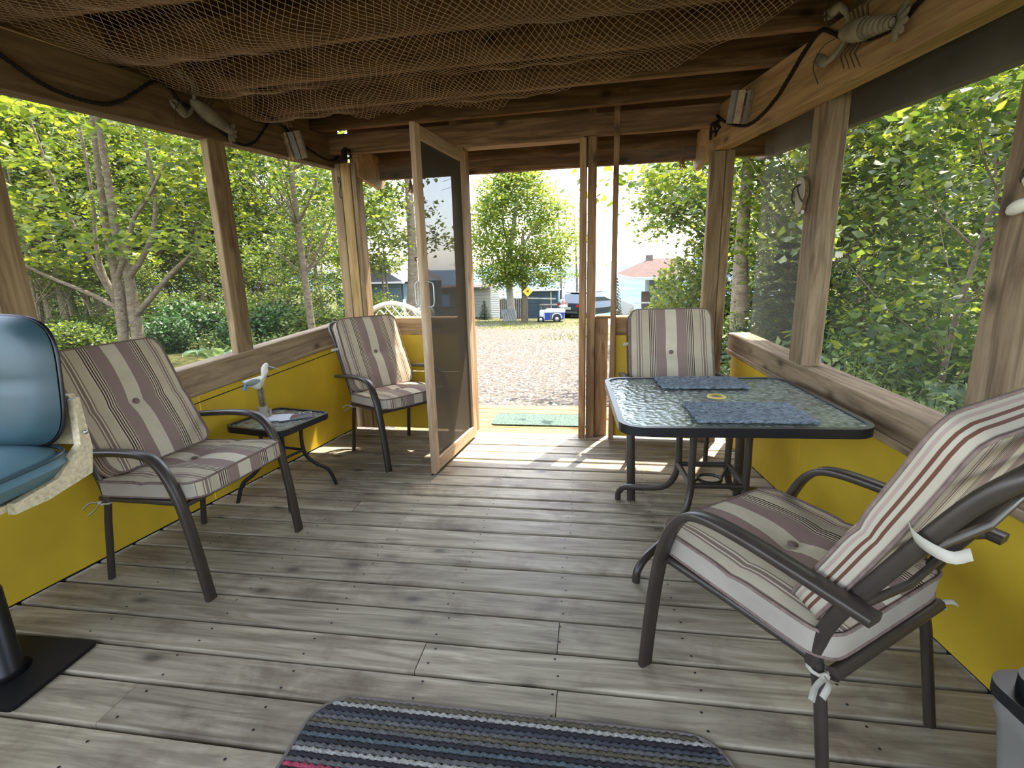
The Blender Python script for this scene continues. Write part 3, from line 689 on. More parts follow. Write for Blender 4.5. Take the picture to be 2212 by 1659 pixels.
mb = MB(); mb.lathe([(.024, .640), (.024, .6455), (.038, .6455), (.040, .642), (.040, .640)], 24); mb.lathe([(.024, .6455), (.024, .60)], 24)
TR = T(.545, 2.19, 0); build(mb, 'hole_ring', M['ringyellow'], tb, TR)
def placemat(x, y, w, d, rot, label):
    mb = MB(); nx, ny = 30, 20; r_ = random.Random(int(x * 1000)); vs = []
    for zz in (.0, .006):
        for j in range(ny + 1):
            for i in range(nx + 1):
                e = .004 if (i in (0, nx) or j in (0, ny)) else 0
                vs.append((-w / 2 + w * i / nx + r_.uniform(-e, e), -d / 2 + d * j / ny + r_.uniform(-e, e), zz + (.0022 * ((i + j) % 2) + .0012 * math.sin(j * 2.1) if zz else 0)))
    n = nx + 1; nv = n * (ny + 1); fs = [(j * n + i, j * n + i + 1, (j + 1) * n + i + 1, (j + 1) * n + i) for j in range(ny) for i in range(nx)]
    ed = [i for i in range(n)] + [j * n + nx for j in range(1, ny + 1)] + [ny * n + i for i in range(nx - 1, -1, -1)] + [j * n for j in range(ny - 1, 0, -1)]
    mb.add(vs, [f[::-1] for f in fs] + [tuple(nv + q for q in f) for f in fs] + [(ed[a], ed[(a + 1) % len(ed)], nv + ed[(a + 1) % len(ed)], nv + ed[a]) for a in range(len(ed))], 0, True)
    tag(build(mb, 'placemat', M['mat'], None, T(x, y, .6465) @ Matrix.Rotation(rot, 4, 'Z')), label, 'placemat', 'woven placemats on the glass table')
placemat(.59, 1.93, .41, .27, math.radians(2), 'woven slate blue placemat nearer the drawn up striped chair')
placemat(.525, 2.43, .39, .24, math.radians(2), 'woven slate blue placemat at the doorway end of the glass table')

# ------------------------------------------------------------------ side table with its things
SM = T(-1.655, 2.385, 0) @ Matrix.Rotation(math.radians(-11), 4, 'Z')
sd = thing('side_table', 'small square glass side table with black rim and curved legs', 'table', SM)
build(rim(rrect(.385, .385, .055), .016, .405, .437), 'table_rim', M['black'], sd, SM)
mb = MB(); mb.prism(rrect(.365, .365, .05), .424, .43); build(mb, 'table_top', M['glass'], sd, SM)
for sx in (-1, 1):
    for sy in (-1, 1):
        mb = MB(); mb.tube(smooth([(sx * .15, sy * .15, .408), (sx * .085, sy * .085, .39), (sx * .07, sy * .07, .33), (sx * .075, sy * .075, .22), (sx * .11, sy * .11, .15), (sx * .155, sy * .155, .10), (sx * .18, sy * .18, .0)], 5), .0105, 8)
        build(mb, 'leg', M['blackmetal'], sd, SM)
mb = MB(); mb.tube([(.072 * math.cos(a) * 1.4, .072 * math.sin(a) * 1.4, .24) for a in np.linspace(PI / 4, PI / 4 + 2 * PI, 5)], .008, 6); build(mb, 'brace', M['blackmetal'], sd, SM)
# carved shore bird on its post: X of its frame points along the beak
BM = T(-1.760, 2.405, .432) @ Matrix.Rotation(math.radians(8), 4, 'Z')
bd = thing('bird_figurine', 'carved white and grey shore bird figurine standing on the side table', 'figurine', BM)
bm_ = bmesh.new()
mb = MB()
def bird_loft(rings, n=12):
    vs = []; k = len(rings)
    for x, z, rx, rz, ry in rings:
        for j in range(n): a = 2 * PI * j / n; vs.append((x + rx * math.cos(a), ry * math.sin(a), z + rz * math.cos(a)))
    fs = [(i * n + j, i * n + (j + 1) % n, (i + 1) * n + (j + 1) % n, (i + 1) * n + j) for i in range(k - 1) for j in range(n)] + [tuple(range(n))[::-1], tuple(range((k - 1) * n, k * n))]
    mb.add(vs, fs, 0, True)
bm_.free()
bird_loft([(-.088, .205, 0, .004, .004), (-.07, .203, .0, .012, .010), (-.045, .197, 0, .024, .018), (-.01, .195, .0, .036, .024), (.02, .203, .012, .038, .024), (.036, .225, .022, .026, .02), (.040, .25, .02, .010, .016), (.041, .272, .0185, .004, .014), (.046, .288, .019, .004, .0145), (.05, .300, .014, .004, .011), (.05, .306, .004, .001, .004)])
build(mb, 'body', M['birdwhite'], bd, BM)
mb = MB(); mb.tube([(.062, 0, .289), (.09, 0, .281), (.118, 0, .27)], [.005, .0035, .0015], 6); build(mb, 'beak', plain('grey beak paint', srgb(150, 150, 150), .6), bd, BM)
for s in (-1, 1):
    mb = MB(); mb.ell((-.018, s * .020, .205), (.045, .007, .017), 12, 6, Matrix.Rotation(math.radians(-14), 3, 'Y')); build(mb, 'wing', M['birdgrey'], bd, BM)
mb = MB(); mb.bar((-.07, .0, .20), (-.084, .0, .155), .016, .012); build(mb, 'tail_feather', M['birdblue'], bd, BM)
mb = MB(); mb.lathe([(.0, .0), (.030, 0), (.031, .03), (.026, .034), (.026, .062), (.024, .066), (0, .066)], 14); mb.tube([(.03, .012, .0), (.034, .014, .05)], .008, 6); build(mb, 'rope_base', M['gusset'], bd, BM)
mb = MB(); mb.tube([(0, 0, .06), (-.004, 0, .165)], .011, 8); mb.tube([(.014, .004, .06), (.012, .004, .17)], .006, 6); build(mb, 'driftwood_post', M['bark'], bd, BM)
mb = MB(); mb.box((0, 0, .004), (.155, .11, .008)); tag(build(mb, 'booklet', M['paper'], None, T(-1.68, 2.40, .4325) @ Matrix.Rotation(.25, 4, 'Z')), 'white printed booklet lying under the bird on the side table', 'booklet')
MZ = T(-1.585, 2.42, .4325) @ Matrix.Rotation(.65, 4, 'Z')
mg = thing('magazine', 'dark covered magazine with a red spot on the side table', 'magazine', MZ)
mb = MB(); mb.box((0, 0, .003), (.17, .10, .006)); build(mb, 'cover', plain('slate magazine cover', srgb(78, 80, 84), .4, 0, .5, .3, 30), mg, MZ)
mb = MB(); mb.lathe([(.0, .0068), (.017, .0068)], 14); build(mb, 'red_spot', M['red'], mg, MZ @ T(.0, .01, 0))
mb = MB(); mb.box((-.055, 0, .0065), (.055, .096, .001)); build(mb, 'pale_panel', M['paper'], mg, MZ)
GM = T(-1.575, 2.475, .440) @ Matrix.Rotation(.6, 4, 'Z')
mb = MB()
for s in (-1, 1): mb.tube([(s * .028 + .022 * math.cos(a), .018 * math.sin(a), .003) for a in np.linspace(0, 2 * PI, 15)], .0018, 5)
for s in (-1, 1): mb.tube([(s * .05, 0, .004), (s * .048, -.06, .003)], .0018, 5)
tag(build(mb, 'eyeglasses', M['chrome'], None, GM), 'thin wire eyeglasses lying on the magazine', 'glasses')

# ------------------------------------------------------------------ rug, doormat
RM = T(-.195, .80, 0)
def rug():
    mb = MB(); cols = []; pal = {'k': (.04, .038, .038), 'g': (.14, .135, .125), 'w': (.40, .38, .33), 't': (.11, .135, .14), 'r': (.42, .07, .11), 'o': (.13, .11, .07), 'b': (.075, .078, .085)}
    seq = 'owkbgogktkgwkgrkbtgkrgktgkwbkogkbtkgrkgwkgtkb'; W2, D2, rad = .55, .31, .10
    rows = 44; r_ = random.Random(3)
    for k in range(rows):
        y = D2 - .006 - k * (2 * D2 - .012) / (rows - 1); ay = abs(y) - (D2 - rad)
        half = W2 - (rad - math.sqrt(max(0, rad * rad - ay * ay)) if ay > 0 else 0)
        n = int(half * 2 / .011); rr = .0072
        path = []; 
        for i in range(n + 1):
            x = -half + 2 * half * i / n; path.append((x, y + .0012 * r_.uniform(-1, 1), .007 + (.0018 if i % 2 else -.0012)))
        c = pal[seq[k % len(seq)]]; n0 = len(mb.v); mb.tube(path, [rr * (1 + .14 * (1 if i % 2 else -1)) for i in range(n + 1)], 5)
        for i in range(len(mb.v) - n0): q = r_.uniform(.75, 1.25); cols.append((c[0] * q, c[1] * q, c[2] * q, 1))
    me = mb.mesh('rug_rows', M['rug']); at = me.color_attributes.new('Col', 'FLOAT_COLOR', 'POINT'); at.data.foreach_set('color', np.array(cols, dtype=np.float32).ravel())
    rg = thing('striped_rug', 'multicoloured ribbed rug with rounded corners on the plank floor', 'rug', RM)
    o = obj('yarn_rows', me, rg, RM)
    b = MB(); pl = rrect(2 * W2 + .012, 2 * D2 + .012, rad + .005); b.tube([(x, y, .007) for x, y in pl] + [(pl[0][0], pl[0][1], .007)], .0065, 6, caps=False); build(b, 'rug_binding', M['fencegrey'], rg, RM)
    b = MB(); b.prism(rrect(2 * W2, 2 * D2, rad), .0005, .004); build(b, 'rug_backing', M['black'], rg, RM)
rug()
mb = MB(); mb.prism(rrect(.95, .34, .04), 0, .012); tag(build(mb, 'doormat', M['doormat'], None, T(-.38, 4.36, -.159)), 'green speckled doormat on the step outside the doorway', 'doormat')

# ------------------------------------------------------------------ boat seat on its pedestal
SMx = T(-1.79, 1.10, 0) @ Matrix.Rotation(math.radians(2), 4, 'Z')
bs = thing('boat_seat', 'teal vinyl boat seat on a black pedestal with a square floor plate', 'seat', SMx)
def pad(w, l, th, p=5):
    mb = MB(); n = 20
    def sup(u, v):                                           # square to superellipse
        m_ = max(abs(u), abs(v)); d = (abs(u) ** p + abs(v) ** p) ** (1 / p) if m_ else 1; k = m_ / d if m_ else 0
        return u * k * w / 2, v * k * l / 2
    vs = []
    for sgn in (1, -1):
        for j in range(n + 1):
            for i in range(n + 1):
                u, v = 2 * i / n - 1, 2 * j / n - 1; x, y = sup(u, v); e = math.sqrt(max(0, 1 - max(abs(u), abs(v)) ** 4))
                z = sgn * th * .5 * e
                if sgn > 0: z -= .009 * math.exp(-((y - l * .02) / .010) ** 2) * e
                vs.append((x, y, z))
    q = n + 1; nv = q * q; fs = [(j * q + i, j * q + i + 1, (j + 1) * q + i + 1, (j + 1) * q + i) for j in range(n) for i in range(n)]
    mb.add(vs, fs + [tuple(nv + k for k in f[::-1]) for f in fs], 0, True); return mb
Mbk = SMx @ T(0, .13, .90) @ Matrix.Rotation(math.radians(84), 4, 'X')
o = build(pad(.46, .40, .11, 4), 'backrest', M['teal'], bs, Mbk)
mb = MB(); rr = [(.23 * math.copysign(abs(math.cos(a)) ** .5, math.cos(a)), .20 * math.copysign(abs(math.sin(a)) ** .5, math.sin(a)), -.01) for a in np.linspace(0, 2 * PI, 49)]
mb.tube(rr, .007, 6, caps=False); build(mb, 'piping', M['black'], o, Mbk)
Mst = SMx @ T(.01, -.10, .655) @ Matrix.Rotation(math.radians(3), 4, 'X')
o = build(pad(.50, .50, .125, 4.5), 'seat_cushion', M['tealpale'], bs, Mst)
mb = MB(); rr = [(.245 * math.copysign(abs(math.cos(a)) ** .45, math.cos(a)), .245 * math.copysign(abs(math.sin(a)) ** .45, math.sin(a)), .028) for a in np.linspace(0, 2 * PI, 49)]
mb.tube(rr, .006, 6, caps=False); build(mb, 'piping', M['teal'], o, Mst)
for s in (-1, 1):
    mb = MB(); mb.prism([(.158, .84), (.176, .845), (.183, .68), (.165, .60), (.02, .575), (-.07, .575), (-.065, .605), (.06, .625), (.148, .70)], -.012, .012, Matrix(((0, 0, 1), (1, 0, 0), (0, 1, 0))))
    o = build(mb, 'side_shell', M['cream'], bs, SMx @ T(s * .228, 0, 0))
    mb = MB(); mb.ell((s * .013, .165, .735), (.005, .008, .008), 8, 5); build(mb, 'bolt', M['chrome'], o, SMx @ T(s * .235, 0, 0))
mb = MB(); mb.box((0, .185, .77), (.41, .02, .16)); mb.box((0, -.08, .59), (.42, .36, .02)); build(mb, 'back_shell', M['cream'], bs, SMx)
mb = MB(); mb.lathe([(.0, .58), (.12, .58), (.12, .565), (.05, .555), (.046, .30), (.055, .29), (.057, .03), (.075, .012), (0, .012)], 20); build(mb, 'pedestal', M['black'], bs, SMx @ T(-.01, -.04, 0))
mb = MB(); mb.prism(rrect(.36, .27, .015, 3), 0, .012); build(mb, 'floor_plate', M['iron'], bs, SMx @ T(-.01, -.02, 0))

# ------------------------------------------------------------------ grey tote, bottom corner
TB = T(.985, .83, 0) @ Matrix.Rotation(math.radians(6), 4, 'Z')
bn = thing('storage_tote', 'grey plastic storage tote with a black lid behind the drawn up chair', 'tote', TB)
mb = MB(); mb.prism(rrect(.26, .30, .04), 0.0, .06); vs0 = rrect(.26, .30, .04); vs1 = rrect(.31, .36, .05); n_ = len(vs0)
mb.add([(x, y, .06) for x, y in vs0] + [(x, y, .30) for x, y in vs1] + [(x * 1.03, y * 1.03, .31) for x, y in vs1] + [(x * 1.03, y * 1.03, .345) for x, y in vs1], [(a * n_ + i, a * n_ + (i + 1) % n_, (a + 1) * n_ + (i + 1) % n_, (a + 1) * n_ + i) for a in range(3) for i in range(n_)], 0, True)
build(mb, 'bin_body', M['bingrey'], bn, TB)
mb = MB(); mb.prism(rrect(.33, .385, .05), .345, .372); mb.prism(rrect(.28, .33, .04), .372, .405); mb.bar((-.1, -.06, .41), (.1, -.06, .41), .03, .02); build(mb, 'bin_lid', M['black'], bn, TB)
mb = MB(); mb.bar((-.165, -.05, .30), (-.165, .05, .30), .02, .05, (0, 0, 1)); build(mb, 'latch', M['black'], bn, TB)

# ------------------------------------------------------------------ fishing net under the rafters
def net():
    cell = .029; mb_v = []; E = []; idx = {}
    def pos(i, j):
        x = -2.02 + i * cell; y = 1.05 + j * cell * .82
        gx = .020 * math.sin(x * 5.1 + y * 2.3) + .012 * math.sin(x * 11 - y * 7) + .008 * math.sin(y * 17 + x * 3)
        gy = .030 * math.sin(x * 3.3 + .8) + .014 * math.sin(x * 9.0 + y * 4)
        X, Y = x + gx, y + gy
        ph = (Y - (1.73 + .013 * (X + 2))) / (.435 - .02 * (X + 2)); f = abs(math.sin(PI * ph))
        z = 2.108 + .006 * (X + 2) - .014 - .045 * f * (.6 + .4 * math.sin(X * 4.2 + Y)) - .010 * math.sin(X * 13) ** 2
        return X, Y, z
    def inside(x, y):
        lim = 3.06 - .10 * max(0, x + 2) * .3 if x < -.62 else (3.06 - .5 * (x + .62) if x < .0 else 2.70 - .02 * x)
        lim += .04 * math.sin(x * 9) + .03 * math.sin(x * 23)
        if x > .45: lim = min(lim, 2.66 - 1.6 * (x - .45))
        return y < lim and x > XL(y) + .03
    nj = int(2.2 / (cell * .82)); ni = int(3.1 / cell)
    for j in range(nj):
        for i in range(ni):
            p = pos(i + .5 * (j % 2), j)
            if inside(p[0], p[1]): idx[(i, j)] = len(mb_v); mb_v.append(p)
    for (i, j), a in idx.items():
        for di in ((0, 1) if j % 2 else (-1, 0)):
            b = idx.get((i + di, j + 1))
            if b is not None: E.append((a, b))
    V = np.array(mb_v); E = np.array(E); A, B = V[E[:, 0]], V[E[:, 1]]; d = B - A; d /= np.linalg.norm(d, axis=1)[:, None]
    s1 = np.cross(d, [0, 0, 1.0]); s1 /= np.linalg.norm(s1, axis=1)[:, None]; s2 = np.cross(d, s1); r = .00125
    vs = np.concatenate([P + r * (math.cos(a) * s1 + math.sin(a) * s2) for P in (A, B) for a in (0, 2 * PI / 3, 4 * PI / 3)], 1).reshape(-1, 3)
    base = np.arange(len(E))[:, None] * 6; q = np.array([[0, 1, 4, 3], [1, 2, 5, 4], [2, 0, 3, 5]]); fs = (base[:, :, None] + q[None]).reshape(-1, 4)
    me = quads(vs, fs, 'fishing_net', M['netcord'])
    tag(obj('fishing_net', me), 'tan diamond mesh fishing net draped under the ceiling rafters', 'net')
def quads(vs, fs, name, mat, k=4):
    me = bpy.data.meshes.new(name); nf = len(fs); me.vertices.add(len(vs)); me.vertices.foreach_set('co', np.asarray(vs, dtype=np.float32).ravel())
    me.loops.add(nf * k); me.loops.foreach_set('vertex_index', np.asarray(fs, dtype=np.int32).ravel())
    me.polygons.add(nf); me.polygons.foreach_set('loop_start', np.arange(nf, dtype=np.int32) * k)
    me.materials.append(mat); me.update(calc_edges=True); me.validate(); return me
net()

# ------------------------------------------------------------------ ropes, lobsters, little traps, beach sandal
def rope(paths, nrmv, label):
    mb = MB()
    for P in paths:
        S_ = [p + nrmv * .014 for p in smooth(P, 8)]
        for ph in (0, 2 * PI / 3, 4 * PI / 3):
            L = 0; Q = []
            for i, p in enumerate(S_):
                if i: L += (p - S_[i - 1]).length
                t = (S_[min(i + 1, len(S_) - 1)] - S_[max(i - 1, 0)]).normalized(); a = nrmv.cross(t).normalized(); q = L / .02 * 2 * PI * .33 + ph
                Q.append(p + (a * math.cos(q) + nrmv * math.sin(q)) * .0042)
            mb.tube(Q, .0055, 5)
    return tag(build(mb, 'rope', M['rope']), label, 'rope', 'ropes swagged along the beams')
rope([[(-2.079, 1.60, 2.03), (-2.079, 1.707, 1.977), (-2.06, 1.84, 1.915), (-2.035, 1.997, 1.906), (-2.018, 2.107, 1.945), (-1.988, 2.304, 2.086), (-1.97, 2.40, 2.02), (-1.955, 2.52, 1.99), (-1.927, 2.707, 1.905), (-1.905, 2.84, 1.935), (-1.88, 3.018, 2.101), (-1.859, 3.156, 2.04), (-1.846, 3.244, 2.008), (-1.807, 3.498, 1.957), (-1.785, 3.64, 2.02), (-1.78, 3.70, 2.09)]], NL, 'dark rope swagged along the shaded beam above the side table')
rope([[(.75, 3.469, 2.086), (.778, 3.325, 1.999), (.822, 3.099, 1.916), (.85, 2.958, 1.91), (.881, 2.799, 1.954), (.903, 2.682, 2.022), (.921, 2.593, 2.081), (.94, 2.495, 2.118), (.958, 2.402, 2.069), (.974, 2.316, 2.015), (1.0, 2.18, 1.965), (1.024, 2.061, 1.962), (1.037, 1.995, 1.99), (1.062, 1.87, 2.03), (1.1, 1.67, 2.0)]], NBM, 'dark rope swagged along the sunlit beam above the glass table')
def lobster(pos, axis, nn, s, label):
    a = axis.normalized(); n3 = nn; b = n3.cross(a).normalized()
    Mx = Matrix((a, b, n3)).transposed().to_4x4() @ Matrix.Scale(s, 4); Mx.translation = pos
    t = thing('lobster_ornament', label, 'ornament', Mx, 'lobster ornaments on the beams')
    rx = Matrix(((0, 0, 1), (1, 0, 0), (0, 1, 0)))
    mb = MB(); mb.lathe([(.0, .125), (.012, .115), (.026, .085), (.034, .04), (.034, 0), (.031, -.006), (0, -.006)], 14, rx); build(mb, 'carapace', M['lobster'], t, Mx)
    mb = MB(); z = -.006
    for k in range(6): r0 = .031 - k * .0026; mb.lathe([(r0 * .86, z), (r0, z - .003), (r0 * .97, z - .018), (r0 * .84, z - .0195)], 14, rx); z -= .0195
    mb.ell((z + .004, 0, 0), (.008, .014, .012)); build(mb, 'tail', M['lobster'], t, Mx)
    mb = MB()
    for q in (-58, -28, 0, 28, 58):
        m_ = Matrix.Rotation(math.radians(180 + q), 3, 'Z'); mb.ell(m_ @ Vector((.034, 0, 0)) + Vector((z + .006, 0, -.006)), (.026, .013, .004), 8, 5, m_)
    build(mb, 'tail_fan', M['lobster'], t, Mx)
    for sg in (-1, 1):
        mb = MB(); mb.tube(smooth([(.095, sg * .02, -.008), (.115, sg * .055, .0), (.14, sg * .075, .008)], 4), [.008] * 5 + [.010] * 4, 8)
        mb.ell((.165, sg * .072, .01), (.036, .019, .012), 10, 6, Matrix.Rotation(sg * -.35, 3, 'Z')); mb.tube([(.175, sg * .055, .01), (.205, sg * .052, .012), (.222, sg * .062, .01)], [.008, .007, .002], 6); mb.tube([(.185, sg * .078, .01), (.21, sg * .074, .012), (.226, sg * .066, .01)], [.010, .007, .002], 6)
        build(mb, 'claw', M['lobster'], t, Mx)
        for k in range(4):
            x = .075 - k * .02
            mb = MB(); mb.tube([(x, sg * .028, -.012), (x + .006 - k * .004, sg * .062, .006), (x + .006 - k * .008, sg * .10, -.018)], [.004, .003, .0015], 5); build(mb, 'leg', M['lobdark'], t, Mx)
        mb = MB(); mb.tube(smooth([(.12, sg * .008, .004), (.17, sg * .03, .02), (.20, sg * .085, .02), (.17, sg * .14, .005)], 5), .0016, 4); build(mb, 'antenna', M['lobdark'], t, Mx)
lobster(Vector((1.0, 2.19, 1.997)) + NBM * .045, Vector((-.1944, 1, .28)), NBM, 1.15, 'grey lobster ornament on the sunlit beam above the glass table')
lobster(Vector((-1.945, 2.53, 1.985)) + NL * .045, Vector((.15, -1, .40)), NL, 1.1, 'grey lobster ornament on the shaded beam beside its rope')
def trap(pos, tilt, nn, label):
    up = Vector((0, 0, 1)); a = nn.cross(up).normalized(); Mx = Matrix((a, up, nn)).transposed().to_4x4() @ Matrix.Rotation(tilt, 4, 'Z') @ Matrix.Diagonal((1.35, 1.15, 2.0, 1)); Mx.translation = pos
    t = thing('model_lobster_trap', label, 'ornament', Mx, 'little wooden traps on the beams')
    for k in range(6):
        y = -.0; an = PI * k / 5; px, pz = .038 * math.cos(an), .036 * math.sin(an)
        mb = MB(); mb.box((px, 0, pz + .004), (.018, .135, .006), Matrix.Rotation(PI / 2 - an, 3, 'Y')); build(mb, 'slat', M['pallet'] if k % 2 else M['doorw'], t, Mx)
    mb = MB(); mb.box((0, 0, .003), (.09, .135, .006))
    for y in (-.06, 0, .06): mb.tube([(.036 * math.cos(q), y, .034 * math.sin(q) + .003) for q in np.linspace(0, PI, 9)], .004, 5)
    build(mb, 'hoop_frame', M['stud'], t, Mx)
trap(Vector((-1.862, 3.165, 1.985)) + NL * .004, -.35, NL, 'miniature slatted lobster trap on the shaded beam near its end')
trap(Vector((.820, 3.10, 2.01)) + NBM * .004, .3, NBM, 'miniature slatted lobster trap on the sunlit beam near its end')
FMx = Matrix((NR.cross(Vector((0, 0, 1))).normalized(), Vector((0, 0, 1)), NR)).transposed().to_4x4(); FMx = FMx @ Matrix.Diagonal((1.2, 1.08, .8, 1)); FMx.translation = Vector((1.0, 2.672, 1.50)) + NR * .008
fl = thing('sandal_ornament', 'cream beach sandal ornament on the post of the yellow wall', 'ornament', FMx)
mb = MB(); sole = [(.036 * math.cos(a) * (1.05 if math.sin(a) > 0 else .85), .078 * math.sin(a)) for a in np.linspace(0, 2 * PI, 25)[:24]]
mb.prism(sole, 0, .022); build(mb, 'sole', M['stud'], fl, FMx); mb = MB(); mb.prism([(x * .96, y * .97) for x, y in sole], .022, .027); build(mb, 'footbed', M['tie'], fl, FMx)
mb = MB()
for s in (-1, 1): mb.tube(smooth([(0, .045, .028), (s * .015, .03, .05), (s * .031, -.01, .045), (s * .033, -.03, .026)], 4), .0045, 6)
build(mb, 'strap', M['lobdark'], fl, FMx)
mb = MB(); mb.tube(smooth([(0, .046, .03), (-.012, .055, .034), (.014, .06, .034), (0, .046, .03)], 4), .002, 5); build(mb, 'cord_bow', M['birdwhite'], fl, FMx)
for p_, r_ in (((-.03, -.072, .02), (.012, .010, .006)), ((.0, -.08, .012), (.006, .008, .005))): mb = MB(); mb.ell(p_, r_); build(mb, 'shell', M['birdwhite'], fl, FMx)
# white hanging ornament by the near post
WMx = T(1.085, 1.50, 1.36)
wt = thing('fish_ornament', 'white and grey wooden ornament hung on the near post', 'ornament', WMx)
mb = MB(); mb.ell((0, 0, .02), (.015, .04, .022), 10, 6, Matrix.Rotation(.6, 3, 'X')); mb.ell((-.01, .02, -.04), (.015, .035, .018), 10, 6, Matrix.Rotation(-.3, 3, 'X')); build(mb, 'white_piece', M['birdwhite'], wt, WMx)
mb = MB(); mb.ell((-.006, .005, .055), (.012, .014, .045), 8, 6, Matrix.Rotation(.7, 3, 'X')); build(mb, 'grey_piece', M['lobdark'], wt, WMx)
# small things at the back corners
mb = MB(); mb.tube(smooth([(-1.715, 3.462, 1.80), (-1.715, 3.455, 1.83), (-1.705, 3.45, 1.835), (-1.700, 3.455, 1.80), (-1.712, 3.455, 1.72), (-1.700, 3.455, 1.70)], 5), .0035, 5)
tag(build(mb, 'wire_hook', M['iron']), 'bent black wire hook on the corner post', 'hook')
for x, l in ((-1.66, 'black tangle of cord at the beam end over the corner post with the hook'), (.735, 'black tangle of cord at the end of the sunlit beam')):
    mb = MB(); r_ = random.Random(5 + int(x * 10)); P = [Vector((x + r_.uniform(-.03, .03), YB(x) - .08 + r_.uniform(-.02, .02), 2.03 - abs(r_.gauss(0, .06)))) for _ in range(14)]
    mb.tube(smooth(P, 5), .006, 5); tag(build(mb, 'cord_bundle', M['rope']), l, 'cord', 'cord bundles at the beam ends')
for x, z, l, mm in ((-1.36, 1.86, 'straw tassel hanging under the outrigger by the open screen door', 'tassel'), (.62, 1.92, 'straw tassel hanging under the eave above the chair behind the glass table', 'tassel')):
    mb = MB(); y = YB(x) + .36; r_ = random.Random(3)
    for k in range(22): mb.tube([(x, y, z + .02), (x + r_.uniform(-.02, .02), y + r_.uniform(-.02, .02), z - .03), (x + r_.uniform(-.035, .035), y + r_.uniform(-.035, .035), z - .08)], .002, 4)
    mb.tube([(x, y, z), (x, y, z + .06)], .003, 4); tag(build(mb, 'straw_tassel', M[mm]), l, 'tassel', 'straw tassels under the eave')

# ================================================================== outside
rng = np.random.default_rng(11)
MAPLE = np.array([(0, 0), (.30, .06), (.50, .42), (.24, .46), (.0, 1.0), (-.24, .46), (-.50, .42), (-.30, .06)]) - np.array([0, .45])
KITE = np.array([(0, -.5), (.34, -.05), (0, .5), (-.34, -.05)])
LONG = np.array([(0, -.5), (.13, -.05), (0, .5), (-.13, -.05)])
def leaf_mesh(name, C, size, mat, shape=KITE, up=.55, fold=.12):
    C = np.asarray(C, dtype=float); n = len(C); k = len(shape)
    nr = rng.normal(size=(n, 3)); nr /= np.linalg.norm(nr, axis=1)[:, None]; nr = nr * (1 - up) + np.array([0, 0, 1.0]) * up; nr /= np.linalg.norm(nr, axis=1)[:, None]
    t = rng.normal(size=(n, 3)); t -= nr * (t * nr).sum(1)[:, None]; t /= np.linalg.norm(t, axis=1)[:, None]; b = np.cross(nr, t)
    s = size * rng.uniform(.65, 1.25, n) if np.isscalar(size) else size
    x, y = shape[:, 0], shape[:, 1]; z = -fold * np.abs(x) * 2
    V = C[:, None, :] + s[:, None, None] * (x[None, :, None] * b[:, None, :] + y[None, :, None] * t[:, None, :] + z[None, :, None] * nr[:, None, :])
    return quads(V.reshape(-1, 3), np.arange(n * k).reshape(n, k), name, mat, k)
def blob(n, c, r, flat=.45):
    p = rng.normal(size=(n, 3)) * .5; p[:, 2] *= flat; return p * r + np.asarray(c)
def tree_proto(H, r0, z0, R, nb, per, leaf, mat, shape, lean=.25, bark='bark', crown=1.0, flat=.4, stems=1):
    """trunk mesh and foliage mesh of one kind of tree, base at the origin"""
    tm = MB(); C = []
    for s_ in range(stems):
        a0 = rng.uniform(0, 6.28); dx_, dy_ = math.cos(a0) * lean, math.sin(a0) * lean
        P = [Vector((dx_ * (t ** 1.4) * H * .3 + .05 * math.sin(5 * t + a0) + (s_ * .18 * math.cos(a0 + 2)), dy_ * (t ** 1.4) * H * .3 + .05 * math.cos(4 * t + a0) + s_ * .18 * math.sin(a0 + 2), -.25 + t * (H + .25))) for t in np.linspace(0, 1, 9)]
        tm.tube(P, [r0 * (1 - .85 * t) for t in np.linspace(0, 1, 9)], 7)
        for k in range(nb // stems):
            z = z0 + (H - z0) * ((k + rng.random()) / (nb // stems)); u = (z - z0) / (H - z0)
            rad = R * (math.sin(PI * (.18 + .78 * u)) ** .8) * rng.uniform(.35, 1.0) * crown; a = rng.uniform(0, 6.28)
            q = P[min(8, int(max(0, z - rad * .45) / H * 8))]; e = Vector((q.x + rad * math.cos(a), q.y + rad * math.sin(a), z))
            tm.tube([q, (q + e) / 2 + Vector((0, 0, -.06)), e], [r0 * .28, r0 * .18, r0 * .05], 5)
            C.append(blob(per, (e.x, e.y, e.z), R * .42, flat))
    return tm.mesh('trunk', M[bark]), leaf_mesh('foliage', np.concatenate(C), leaf, mat, shape)
def tree_from(name, proto, Mw, label, cat, group=None):
    t = thing(name, label, cat, Mw, group)
    for n_, me in (('trunk', proto[0]), ('foliage', proto[1])):
        if me is None: continue
        o = obj(n_, me, t, Mw)
        if n_ == 'foliage': o['kind'] = 'stuff'
    return t
def TM_(x, y, z, rz=0, s=1.0): return T(x, y, z) @ Matrix.Rotation(rz, 4, 'Z') @ Matrix.Scale(s, 4)
KA = tree_proto(7.5, .085, 2.6, 1.9, 36, 130, .112, M['leafdark'], KITE)
KB = tree_proto(8.5, .10, 3.2, 1.7, 36, 130, .112, M['leaf'], KITE, .3)
KC = tree_proto(6.5, .06, 1.8, 1.5, 30, 125, .108, M['leaf'], KITE, .4)
KD = tree_proto(3.2, .03, .5, 1.1, 24, 100, .095, M['leafdark'], KITE, .3)
KE = tree_proto(6.0, .055, 2.0, 1.6, 40, 110, .105, M['leaf'], MAPLE, .45)
